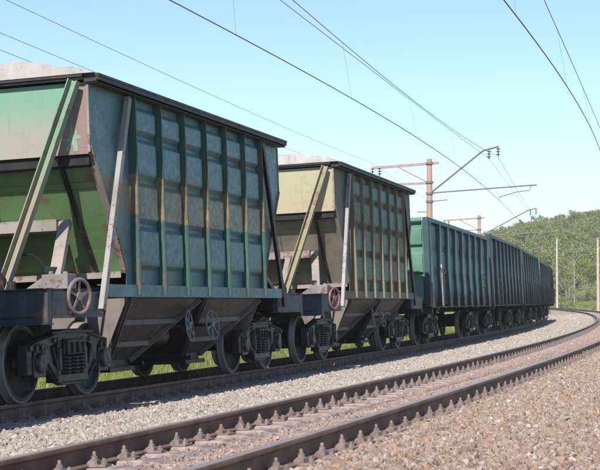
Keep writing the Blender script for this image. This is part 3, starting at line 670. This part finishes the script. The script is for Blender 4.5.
    P_('vent_cap', 'hatch', lambda mb: (mb.box(1.0, 1.10, -3.66, -3.54, 4.14, 4.205), mb.beam((1.08, -3.6, 4.195), (1.20, -3.6, 4.155), .08, .025)), roof)
    # underframe and funnels
    P_('centre_sill', 'under', lambda mb: (mb.box(-.22, -.19, -5.17, 5.17, .93, 1.25), mb.box(.19, .22, -5.17, 5.17, .93, 1.25), mb.box(-.28, .28, -5.17, 5.17, 1.25, 1.27)))
    for e in (-1, 1):
        P_('body_bolster', 'under', lambda mb: mb.prism([(-1.36, 1.05), (1.36, 1.05), (1.36, 1.29), (-1.36, 1.29)], -.16, .16, 'Y'), loc=(0, e*3.883, 0))
        def funnel_fn(mb):
            t_ = [(-1.42, -2.80), (1.42, -2.80), (1.42, -.12), (-1.42, -.12)]; b_ = [(-.66, -1.85), (.66, -1.85), (.66, -1.10), (-.66, -1.10)]
            vs = [(x, y, 1.40) for x, y in t_] + [(x, y, 1.22) for x, y in t_] + [(x, y, .40) for x, y in b_] + [(x, y, .30) for x, y in b_]
            fs = [(r_*4+k, r_*4+(k+1) % 4, (r_+1)*4+(k+1) % 4, (r_+1)*4+k) for r_ in range(3) for k in range(4)] + [(12, 13, 14, 15), (3, 2, 1, 0)]
            mb.add(vs, fs)
        fu = P_('funnel', 'funnel', funnel_fn, rot=rot(-e))
        def fl_fn(mb):
            for x in (-1, 1):
                for ya, yb in ((-2.80, -1.85), (-.12, -1.10)):
                    mb.beam((x*1.43, ya, 1.23), (x*.67, yb, .37), .10, .03, (x, 0, -.6)); mb.beam((x*1.43, ya, 1.23), (x*.67, yb, .37), .03, .09, (x, 0, -.6))
            for z, w_ in ((.92, .72), (.62, .36)):
                t = (1.22-z)/.82; xx = 1.42-.76*t; y0 = -2.80+.95*t; y1 = -.12-.98*t
                for x in (-1, 1): mb.beam((x*(xx+.02), y0, z), (x*(xx+.02), y1, z), .05, .07)
        P_('funnel_edge', 'funnel_edge', fl_fn, fu)
        P_('gate', 'under', lambda mb: (mb.box(-.74, .74, -1.92, -1.04, .24, .30), mb.tube([(-.85, -1.0, .34), (.85, -1.0, .34)], .03, 8)), fu)
    P_('brake_cylinder', 'under', lambda mb: (mb.lathe([(-.28, 0), (-.28, .17), (-.24, .18), (.22, .18), (.30, .08), (.30, 0)], 18, 'Y', (.62, 0, .72)), mb.lathe([(-.45, 0), (-.45, .14), (.45, .14), (.45, 0)], 16, 'Y', (-.7, 0, .70)), mb.box(.40, .80, -.2, .2, .88, 1.25)))
    P_('brake_pipe', 'under', lambda mb: (mb.tube([(.5, -5.1, .98), (.9, -4.5, 1.0), (1.15, -2.5, 1.12), (1.15, 2.5, 1.12), (.9, 4.5, 1.0), (.5, 5.1, .98)], .02, 6), mb.beam((-.1, -3.0, .58), (-.1, 3.0, .66), .05, .03)))
    for e in (-1, 1): bogie(rt, e*3.883)
    return rt
K1_ = dict(side='side_teal', rib='rib_teal', end='end_green', slope='slope_green', brace='brace_mint', sidebrace='side_strut', flange='pale_beam', pale='pale_beam', funnel='under_grey', funnel_edge='edge_grey', gatewheel='handwheel_dark', brakewheel='handwheel', plate='plate_grey', patch=True)
K2_ = dict(side='side_brown', rib='rib_brown', end='end_yellow', slope='slope_grey', brace='brace_yellow', sidebrace='brace_lilac', flange='slope_grey', pale='pale_beam', funnel='under_grey', funnel_edge='edge_grey', gatewheel='handwheel', brakewheel='handwheel_red', plate='plate_grey')
hopper(4.808, K1_, 'teal green hopper wagon with mint end panel, largest wagon at the left')
hopper(4.808 + 12.0124, K2_, 'cream ended brown hopper wagon coupled behind the large green one')
hopper(4.808 - 12.0124, dict(K1_, patch=False), 'hopper wagon ahead of the large green one, beyond the left edge')

# ------------------------------------------------------------------ gondola wagons
GR = [-6.30, -4.55, -3.03, -1.51, 0.0, 1.51, 3.03, 4.55, 6.30]
def gondola(center, side, end, label, tall=1.0):
    rt = tag(empty('gondola_wagon', frame_car(center, 4.325)), label, 'freight wagon', 'open gondola wagons of the freight train')
    P_ = lambda n, m, f, par=rt, key=None, **k: part(n, M[m], par, f, key=('gondola ' + (key or n)), **k)
    rot = lambda q: (0, 0, 0 if q > 0 else math.pi)
    for q in (1, -1):
        sw = P_('side_wall', side, lambda mb: (mb.box(1.405, 1.42, -6.44, 6.44, 1.20, 3.40),), rot=rot(q))
        for i in range(8):
            def pf(mb):
                L_ = 1.30; nu, nv = 8, 20; vs = []
                for j in range(nv+1):
                    z = 1.28 + 2.06*j/nv
                    for k in range(nu+1):
                        y = -L_/2 + L_*k/nu; d = min(L_/2-abs(y), .12)/.12; zz = abs(((z-1.28) % .69) - .345); h = .030*max(0, min(1, (.30-zz)/.08))*d
                        vs.append((1.4215 + h, y, z))
                mb.add(vs, [(j*(nu+1)+k, j*(nu+1)+k+1, (j+1)*(nu+1)+k+1, (j+1)*(nu+1)+k) for j in range(nv) for k in range(nu)])
            P_('side_panel', side, pf, sw, loc=(0, (GR[i]+GR[i+1])/2, 0), ang=60)
        for y in GR:
            P_('rib', side, lambda mb: mb.add([(x, yy, z) for z, dd in ((1.02, .165), (2.2, .165), (3.36, .135)) for x, yy in ((1.4205, -.085), (1.405+dd, -.065), (1.405+dd, .065), (1.4205, .085))], [(0, 1, 5, 4), (1, 2, 6, 5), (2, 3, 7, 6), (4, 5, 9, 8), (5, 6, 10, 9), (6, 7, 11, 10), (0, 3, 2, 1), (8, 9, 10, 11), (0, 4, 7, 3), (4, 8, 11, 7)]), sw, loc=(0, y, 0))
        P_('top_rail', side, lambda mb: mb.prism([(1.37, 3.36), (1.53, 3.36), (1.53, 3.46), (1.50, 3.485), (1.37, 3.485)], -6.50, 6.50, 'Y'), rot=rot(q), bevel=.006)
        P_('sill', side, lambda mb: (mb.box(1.36, 1.53, -6.44, 6.44, 1.03, 1.05), mb.box(1.36, 1.40, -6.44, 6.44, 1.05, 1.22)), rot=rot(q))
        for y in (-4.55, 4.55):
            P_('ladder', 'under', lambda mb: (mb.tube([(1.66, -.16, 1.12), (1.66, -.16, 2.05), (1.56, -.16, 2.10)], .016, 6), mb.tube([(1.66, .16, 1.12), (1.66, .16, 2.05), (1.56, .16, 2.10)], .016, 6), *[mb.tube([(1.66, -.16, z), (1.66, .16, z)], .013, 6) for z in (1.15, 1.42, 1.70, 1.97)]), loc=(0, q*(y-.35), 0), rot=rot(q))
    for e in (-1, 1):
        ew = P_('end_wall', end, lambda mb: mb.box(-1.42, 1.42, -6.46, -6.445, 1.15, 3.40), rot=rot(-e))
        for z0, z1 in ((3.30, 3.485), (2.70, 3.20), (1.95, 2.55), (1.18, 1.80)):
            P_('end_panel', end, lambda mb, z0=z0, z1=z1: mb.prism([(-6.46, z0), (-6.54, z0+.05), (-6.56, (z0+z1)/2), (-6.54, z1-.05), (-6.46, z1)], -1.32, 1.32), ew, key='end_panel%.1f' % z0)
        for x in (-1.44, 1.44): P_('corner_post', end if end == 'g_pale' else side, lambda mb: mb.box(-.075, .075, -6.60, -6.42, 1.05, 3.47), ew, loc=(x, 0, 0), bevel=.006)
        P_('headstock', 'under', lambda mb: (mb.box(-1.52, 1.52, -6.46, -6.36, .88, 1.14),), rot=rot(-e), bevel=.006)
        P_('coupler', 'under', coupler_fn, loc=(0, e*6.40, 0), rot=rot(e), bevel=.008)
        P_('brake_hose', 'under', hose_fn, loc=(0, e*6.40, 0), rot=rot(e))
        P_('step', 'under', lambda mb: (mb.tube([(1.46, -6.40, .95), (1.50, -6.40, .42), (1.50, -6.08, .42), (1.46, -6.08, .95)], .014, 6), mb.box(1.42, 1.54, -6.40, -6.08, .41, .43)), rot=rot(-e))
        P_('body_bolster', 'under', lambda mb: mb.box(-1.36, 1.36, -.18, .18, .98, 1.24), loc=(0, e*4.325, 0))
    P_('floor', 'under', lambda mb: mb.box(-1.40, 1.40, -6.40, 6.40, 1.235, 1.26))
    P_('centre_sill', 'under', lambda mb: (mb.box(-.24, .24, -6.36, 6.36, .90, 1.23),))
    for y in (-3.0, -1.0, 1.0, 3.0): P_('cross_bearer', 'under', lambda mb: mb.box(-1.38, 1.38, -.06, .06, .98, 1.23), loc=(0, y, 0))
    P_('brake_cylinder', 'under', lambda mb: (mb.lathe([(-.28, 0), (-.28, .17), (.22, .18), (.30, .08), (.30, 0)], 16, 'Y', (.62, -1.2, .72)), mb.lathe([(-.5, 0), (-.5, .16), (.5, .16), (.5, 0)], 16, 'Y', (-.7, .6, .68)), mb.box(.4, .8, -1.3, -.9, .85, 1.0), mb.beam((.1, -3.4, .62), (.1, 3.4, .62), .05, .03), mb.beam((.9, -.9, .5), (.9, -.9, 1.0), .05, .12)))
    if end == 'g_brown' and side == 'g_navy': P_('paint_mark', 'g_pale', lambda mb: [mb.box(1.453, 1.456, y, y+w_, z, z+h_) for y, w_, z, h_ in ((-5.75, .34, 2.86, .09), (-5.70, .22, 2.70, .08), (-5.80, .30, 2.36, .05), (-4.0, .25, 2.50, .06))])
    if end == 'g_mint': P_('paint_mark', 'g_pale', lambda mb: [mb.box(1.453, 1.456, y, y+w_, z, z+h_) for y, w_, z, h_ in ((-5.9, .42, 2.52, .05), (-5.85, .30, 2.40, .05), (-3.9, .30, 2.55, .05))])
    if end == 'g_mint': P_('lit_stripe', 'g_pale', lambda mb: (mb.box(1.585, 1.60, -5.0, -4.88, 1.08, 2.15), mb.box(1.56, 1.60, -4.97, -4.91, 2.15, 2.22)))  # pale stripe added to stand in for a sunlit upright edge
    for e in (-1, 1): bogie(rt, e*4.325)
    for o in rt.children:
        if o.name.split('.')[0] in ('side_wall', 'top_rail', 'end_wall'): o.scale.z = tall
    return rt
G0 = 24.4899 + 5.25
for k, (sd, en, lb) in enumerate((
    ('g_blue', 'g_mint', 'blue gondola wagon with bright mint green end behind the hopper wagons'),
    ('g_navy', 'g_brown', 'dark navy gondola wagon coupled behind the mint ended gondola'),
    ('g_slate', 'g_brown', 'dark slate gondola wagon, third gondola in the train'),
    ('g_dark', 'g_pale', 'sooty gondola wagon with pale end near the tail of the train'),
    ('g_dark', 'g_brown', 'farthest visible dark gondola wagon where the train bends out of sight'))):
    gondola(G0 + 13.92*k, sd, en, lb, (1.0, 1.045, 1.03, 1.0, 1.03)[k])

# ------------------------------------------------------------------ overhead line
def insul_fn(mb):
    pr = [(0, 0)]
    for k in range(3): pr += [(-.03-.13*k, .022), (-.06-.13*k, .03), (-.075-.13*k, .115), (-.10-.13*k, .10), (-.11-.13*k, .03)]
    mb.lathe(pr + [(-.45, .02), (-.46, 0)], 14, 'Z')
def mast(s, u, label, arm):
    root = tag(empty('catenary_mast', frame_track(s, u, -.6, False)), label, 'mast', 'masts of the overhead line')
    Z = lambda z: z + .6
    MB().tube([(0, 0, -.4), (0, 0, Z(8.05))], [.20, .125], 18).build('pole', M['concrete'], root)
    MB().lathe([(Z(8.05), 0), (Z(8.05), .135), (Z(8.12), .13), (Z(8.14), 0)], 18, 'Z').build('cap', M['concrete'], root)
    f = arm                                     # distance from mast to track centre
    MB().channel((-2.85, 0, Z(7.78)), (.45, 0, Z(7.98)), .10, .12, .012, (0, 0, 1)).build('feeder_arm', M['arm_pink'], root)
    MB().channel((-1.75, 0, Z(6.95)), (.1, 0, Z(7.0)), .09, .10, .012).build('feeder_arm', M['arm_pink'], root)
    MB().beam((-1.55, 0, Z(7.75)), (-.1, 0, Z(6.98)), .07, .07).build('strut', M['arm_pink'], root)
    MB().tube([(.0, 0, Z(6.42)), (f-.82, 0, Z(8.38)), (f-.70, 0, Z(8.47)), (f+.05, 0, Z(8.66))], .045, 10).build('cantilever', M['galv'], root)
    MB().tube([(.0, 0, Z(6.46)), (f+1.85, 0, Z(6.78))], .036, 10).build('register_tube', M['galv'], root)
    MB().tube([(f+1.55, 0, Z(6.73)), (f+1.52, 0, Z(6.52)), (f+.9, 0, Z(6.46)), (f+.02, 0, Z(6.20))], .022, 8).build('register_arm', M['galv'], root)
    MB().beam((.05, 0, Z(6.05)), (.85, 0, Z(6.12)), .05, .05).build('stub_arm', M['galv'], root)
    MB().beam((-.62, 0, Z(5.55)), (.0, 0, Z(5.55)), .05, .05).beam((-.60, 0, Z(5.55)), (-.60, 0, Z(5.25)), .04, .04).build('stub_arm', M['galv'], root)
    for z in (6.44, 6.98, 7.9, 6.05): MB().lathe([(Z(z)-.05, .155), (Z(z)-.05, .185), (Z(z)+.05, .185), (Z(z)+.05, .155)], 16, 'Z').build('collar', M['galv'], root)
    for x, dz in ((f-.42, -.02), (f+.02, .0)):
        z = 8.66 + (x-f-.05)*.253
        part('insulator', M['insul'], root, insul_fn, loc=(x, 0, Z(z)-.03))
    for x, z in ((-2.8, 7.80), (-2.45, 7.82)): part('insulator', M['insul'], root, insul_fn, loc=(x, 0, Z(z)-.04))
    return root
mast(54.6, -H-3.30, 'pink concrete catenary mast rising behind the mint ended gondola', 3.30)
mast(102.6, -H-4.5, 'smaller distant catenary mast with bracket over the far gondolas', 4.5)
def wire(name, label, pts, r, drops=()):
    root = MB().tube(pts, r, 6).build(name, M['wire'], None); tag(root, label, 'wire')
    for a, b in drops: MB().tube([a, b], .0035, 5).build('dropper', M['wire'], root)
    return root
SUP = [5.0, 54.6, 102.6, 151, 200, 249]
def sag(s, d):
    for a, b in zip([-43.] + SUP[:-1], SUP):
        if s <= b: t = (s-a)/(b-a); return -4*d*t*(1-t)
    return 0
def p3(s, u, z): x, y, _ = at(s, u); return (x, y, z)
def catenary(u, z0, zm, name1, lab1, lab2, s1=249, dm=.9, s0=-14):
    SS = np.arange(s0, s1, 1.5); con = [p3(s, u + .25*math.sin(s*.064), z0) for s in SS]; mes = [p3(s, u, zm + sag(s, dm)) for s in SS]
    dr = []
    for k in range(4, len(SS), 6): dr.append((mes[k], con[k]))
    wire('contact_wire', lab1, con, .012); wire('messenger_wire', lab2, mes, .009, dr)
catenary(-H, 6.20, 8.20, '', 'contact wire running above the train towards the nearest mast', 'sagging messenger wire above the train with thin droppers', dm=.75)
catenary(DS-H, 6.30, 8.35, '', 'heavier contact wire above the empty near track at upper right', 'messenger wire above the empty track at the upper right corner', dm=.8)
SS = np.arange(-14, 249, 1.5)
wire('messenger_wire', 'second thin messenger wire close beside the one above the train', [p3(s, -H-.42, 8.08 + sag(s, .35)) for s in SS], .008)
for u, z, lb in ((-H-6.05, 7.95, 'upper thin feeder wire passing behind the green hopper wagon'), (-H-6.45, 7.35, 'middle thin feeder wire passing behind the green hopper wagon'), (-H-6.9, 7.15, 'lowest thin feeder wire at the far left of the sky')):
    wire('feeder_wire', lb, [p3(s, u, z + sag(s, .35)) for s in np.arange(-14, 110, 1.5)], .0065)

# ------------------------------------------------------------------ poles at the far bend
def pole(px, D, ztop, mat, label, rb):
    x = (px-300)/1476.7*D; root = tag(empty('line_pole', loc=(x, D, -.8)), label, 'pole', 'concrete poles beside the far bend')
    MB().tube([(0, 0, -.6), (0, 0, ztop+.8)], [rb*1.25, rb*.8], 16).build('shaft', mat, root)
    MB().lathe([(-.5, 0), (-.5, rb*2.2), (.25, rb*2.2), (.35, rb*1.5), (.35, 0)], 14, 'Z').build('footing', mat, root)
    MB().box(-rb*1.1, rb*1.1, -rb*1.1, rb*1.1, ztop+.8, ztop+.9).build('cap', mat, root)
pole(557, 243, 11.5, M['concrete_pale'], 'slim pale concrete pole at the far bend right of the train', .17)
pole(598, 190, 9.3, M['concrete_tan'], 'thicker tan concrete pole at the right edge of the picture', .19)

# ------------------------------------------------------------------ vegetation
def leaf_quads(mb, centers, radii, n, size, rg):
    for _ in range(n):
        k = rg.randrange(len(centers)); c = centers[k]; r = radii[k]
        d = Vector((rg.gauss(0, 1), rg.gauss(0, 1), rg.gauss(0, 1))).normalized() * r * (rg.random()**.45)
        p = c + Vector((d.x, d.y, d.z*.8)); nrm = (d.normalized()*.6 + Vector((rg.gauss(0, 1), rg.gauss(0, 1), rg.gauss(0, 1)+.4)).normalized()).normalized()
        a = nrm.orthogonal().normalized(); b = nrm.cross(a); an = rg.uniform(0, 6.28); a, b = a*math.cos(an)+b*math.sin(an), b*math.cos(an)-a*math.sin(an)
        s = size*rg.uniform(.6, 1.3)
        mb.add([p-a*s*.5, p+b*s*.32, p+a*s*.6, p-b*s*.32], [(0, 1, 2, 3)])
def limbs(mb, h, r, rg, nl, spread, z0=.35, lean=.04, cent=None):
    top = Vector((rg.uniform(-lean, lean)*h, rg.uniform(-lean, lean)*h, h))
    mb.tube([(0, 0, -.3), top*.33 + Vector((rg.uniform(-.1, .1), 0, 0)), top*.66, top], [r, r*.75, r*.45, r*.12], 7)
    for k in range(nl):
        t = z0 + (.95-z0)*k/nl; b = top*t; a = rg.uniform(0, 6.28); L = spread*(1.15-t*.75)*rg.uniform(.7, 1.1)
        e = b + Vector((math.cos(a)*L, math.sin(a)*L, L*rg.uniform(.8, 1.6))); m_ = (b+e)/2 + Vector((0, 0, -.08*L))
        mb.tube([b, m_, e], [r*.38*(1.1-t), r*.22, r*.06], 5)
        if cent is not None: cent.append(e); cent.append((m_+e)/2)
    if cent is not None: cent.append(top)
def make_tree(h, kind, seed, nleaf, lsize):
    rg = random.Random(seed); tr = MB(); cr = MB(); cs = []
    if kind == 'birch': limbs(tr, h*.95, h*.014, rg, 13, h*.26, .30, .05, cs); rad = [h*.085*rg.uniform(.7, 1.3) for _ in cs]
    elif kind == 'bare': limbs(tr, h*.98, h*.016, rg, 9, h*.20, .38, .03, cs); rad = [h*.06*rg.uniform(.6, 1.2) for _ in cs]
    elif kind == 'bush':
        for k in range(6):
            a = rg.uniform(0, 6.28); L = h*rg.uniform(.55, .85); e = Vector((math.cos(a)*L*.55, math.sin(a)*L*.55, L)); tr.tube([(0, 0, -.2), e*.5+Vector((0, 0, .1*L)), e], [.05, .035, .01], 5); cs += [e, e*.72, e*.45]
        for k in range(9): a = rg.uniform(0, 6.28); q = h*rg.uniform(.1, .62); cs.append(Vector((math.cos(a)*q, math.sin(a)*q, h*rg.uniform(.12, .62))))
        rad = [h*.17*rg.uniform(.7, 1.3) for _ in cs]
    else: limbs(tr, h*.92, h*.018, rg, 16, h*.34, .22, .04, cs); rad = [h*.115*rg.uniform(.7, 1.3) for _ in cs]
    leaf_quads(cr, cs, rad, nleaf, lsize, rg)
    return tr, cr
# wooded hill: one mass of trees
protos = []
for i, (kd, nl) in enumerate((('round', 1300), ('round', 1200), ('birch', 800), ('birch', 650), ('bare', 220), ('bush', 800), ('round', 1400))):
    h = {'round': 8, 'birch': 9, 'bare': 8.5, 'bush': 4}[kd]; tr, cr = make_tree(h, kd, 40+i, nl, .42)
    mb = MB(); me = tr.mesh('tree', M['twig'] if kd in ('birch', 'bare') else M['bark'], recalc=False); nf = len(me.polygons)
    mb.add(tr.v, tr.f); mb.add(cr.v, cr.f); me = bpy.data.meshes.new('tree'); me.from_pydata(mb.v, [], mb.f)
    me.materials.append(M['twig'] if kd in ('birch', 'bare') else M['bark']); me.materials.append(M['leaf'])
    me.polygons.foreach_set('material_index', [0]*len(tr.f) + [1]*len(cr.f)); protos.append(bpy.data.objects.new('tree', me))
rg = np.random.RandomState(21); N_ = 3300
D_ = np.sqrt(rg.uniform(278**2, 575**2, N_)); An = rg.uniform(.03, .34, N_); TXs = D_*An; TYs = D_
tz = ground_z(TXs, TYs); sc_ = rg.uniform(.62, 1.18, N_)
idx = rg.choice(7, N_, p=[.2, .17, .19, .16, .08, .07, .13])
scatter('hillside_wood', np.stack([TXs, TYs, tz-.1], 1).tolist(), np.stack([rg.uniform(-.04, .04, N_), rg.uniform(-.04, .04, N_), rg.uniform(0, 6.28, N_)], 1), np.stack([sc_*rg.uniform(.85, 1.2, N_), sc_*rg.uniform(.85, 1.2, N_), sc_], 1), idx, protos, 'light green spring wood covering the hillside behind the bend', 'wood')
# nearer trees and bushes that can be told apart
def place(name, kind, px, D, h, seed, label, cat, group, nl, ls, bark='bark', leaf='leaf_shrub'):
    x = (px-300)/1476.7*D; z = float(ground_z(np.array([x]), np.array([float(D)]))[0]); root = tag(empty(name, loc=(x, D, z)), label, cat, group)
    tr, cr = make_tree(h, kind, seed, nl, ls); tr.build('trunk', M[bark], root, recalc=False); cr.build('crown', M[leaf], root, smooth=False, recalc=False)
place('bare_tree', 'bare', 574, 262, 9.6, 5, 'pale forked nearly bare tree standing between the two poles', 'tree', None, 200, .22, 'twig')
BG = 'bushes at the foot of the wooded hill'
place('bush', 'bush', 563, 256, 4.4, 61, 'rounded green bush just right of the slim pale pole', 'bush', BG, 2200, .20)
place('bush', 'bush', 579, 252, 5.2, 62, 'largest bush, below the bare tree between the poles', 'bush', BG, 2600, .20)
place('bush', 'bush', 592, 258, 4.6, 63, 'green bush left of the tan pole at the right edge', 'bush', BG, 2200, .20)
place('bush', 'bush', 549, 266, 4.2, 64, 'bush half hidden between the last wagon and slim pole', 'bush', BG, 1800, .20)
place('bush', 'bush', 608, 256, 4.8, 65, 'bush behind the tan pole at the picture edge', 'bush', BG, 2000, .20)
place('bush', 'bush', 556, 249, 3.4, 66, 'low bush at the foot of the slim pale pole', 'bush', BG, 1800, .18)
place('bush', 'bush', 571, 246, 3.0, 67, 'small low bush on the verge in front of the largest bush', 'bush', BG, 1600, .18)
place('bush', 'bush', 586, 247, 3.3, 68, 'small bright bush on the verge beside the tan pole', 'bush', BG, 1700, .18)
place('leafy_tree', 'round', 588, 268, 8.0, 71, 'full leafed tree behind the bushes near the right edge', 'tree', None, 2600, .26, 'bark', 'leaf')
place('leafy_tree', 'birch', 566, 270, 8.6, 72, 'slender light tree behind the bushes beside the slim pole', 'tree', None, 1600, .24, 'twig', 'leaf')
# grass
def tuft_shapes(n, mat, h, nb, seed):
    out = []; rg = random.Random(seed)
    for k in range(n):
        mb = MB()
        for b in range(nb):
            a = rg.uniform(0, 6.28); r0 = rg.uniform(0, .10); hh = h*rg.uniform(.5, 1.15); bend = hh*rg.uniform(.1, .55); w_ = .007*rg.uniform(.7, 1.5)
            c = Vector((math.cos(a)*r0, math.sin(a)*r0, 0)); d = Vector((math.cos(a), math.sin(a), 0)); sd = Vector((-d.y, d.x, 0))*w_
            m_ = c + d*bend*.35 + Vector((0, 0, hh*.6)); e = c + d*bend + Vector((0, 0, hh))
            mb.add([c-sd, c+sd, m_+sd*.8, m_-sd*.8, e], [(0, 1, 2, 3), (3, 2, 4)])
        out.append(bpy.data.objects.new('tuft', mb.mesh('tuft', mat, smooth=False, recalc=False)))
    return out
def grass(name, s0, s1, u0, u1, n, label, seed, mul):
    rg = np.random.RandomState(seed); s = rg.uniform(s0, s1, n); u = rg.uniform(u0, u1, n); a = np.interp(s, TT, TA)
    x = np.interp(s, TT, TX) + u*np.cos(a); y = np.interp(s, TT, TY) - u*np.sin(a); z = np.maximum(ground_z(x, y, s, u), np.where((u > -4.9) & (u < 11.5), bedz(u), -9)) - .02
    k = mul*rg.uniform(.6, 1.5, n)
    scatter(name, np.stack([x, y, z], 1).tolist(), np.stack([rg.uniform(-.15, .15, n), rg.uniform(-.15, .15, n), rg.uniform(0, 6.28, n)], 1), np.stack([k, k, k], 1), rg.randint(0, 5, n), tuft_shapes(5, M['grass'], .26, 22, seed), label, 'grass')
grass('grass', -8, 75, -16, -3.6, 16000, 'sunlit grass seen under the wagons beyond the train', 31, 1.0)
grass('grass', 120, 300, 10.2, 30, 9000, 'yellow green grass verge outside the far bend', 32, 1.9)

# ------------------------------------------------------------------ air between the camera and the far wood
hz = MB(); hz.box(-3200, 3200, -900, 5200, -6, 62)
hm = bpy.data.materials.new('thin haze'); hm.use_nodes = True; ht = hm.node_tree; ht.nodes.remove(ht.nodes['Principled BSDF'])
pv = ht.nodes.new('ShaderNodeVolumePrincipled'); pv.inputs['Color'].default_value = (1, .985, .94, 1); pv.inputs['Density'].default_value = .00045; pv.inputs['Anisotropy'].default_value = .2
ht.links.new(pv.outputs[0], ht.nodes['Material Output'].inputs['Volume'])
tag(hz.build('haze', hm, smooth=False), 'thin pale daytime haze over the far hillside', 'haze', kind='stuff')
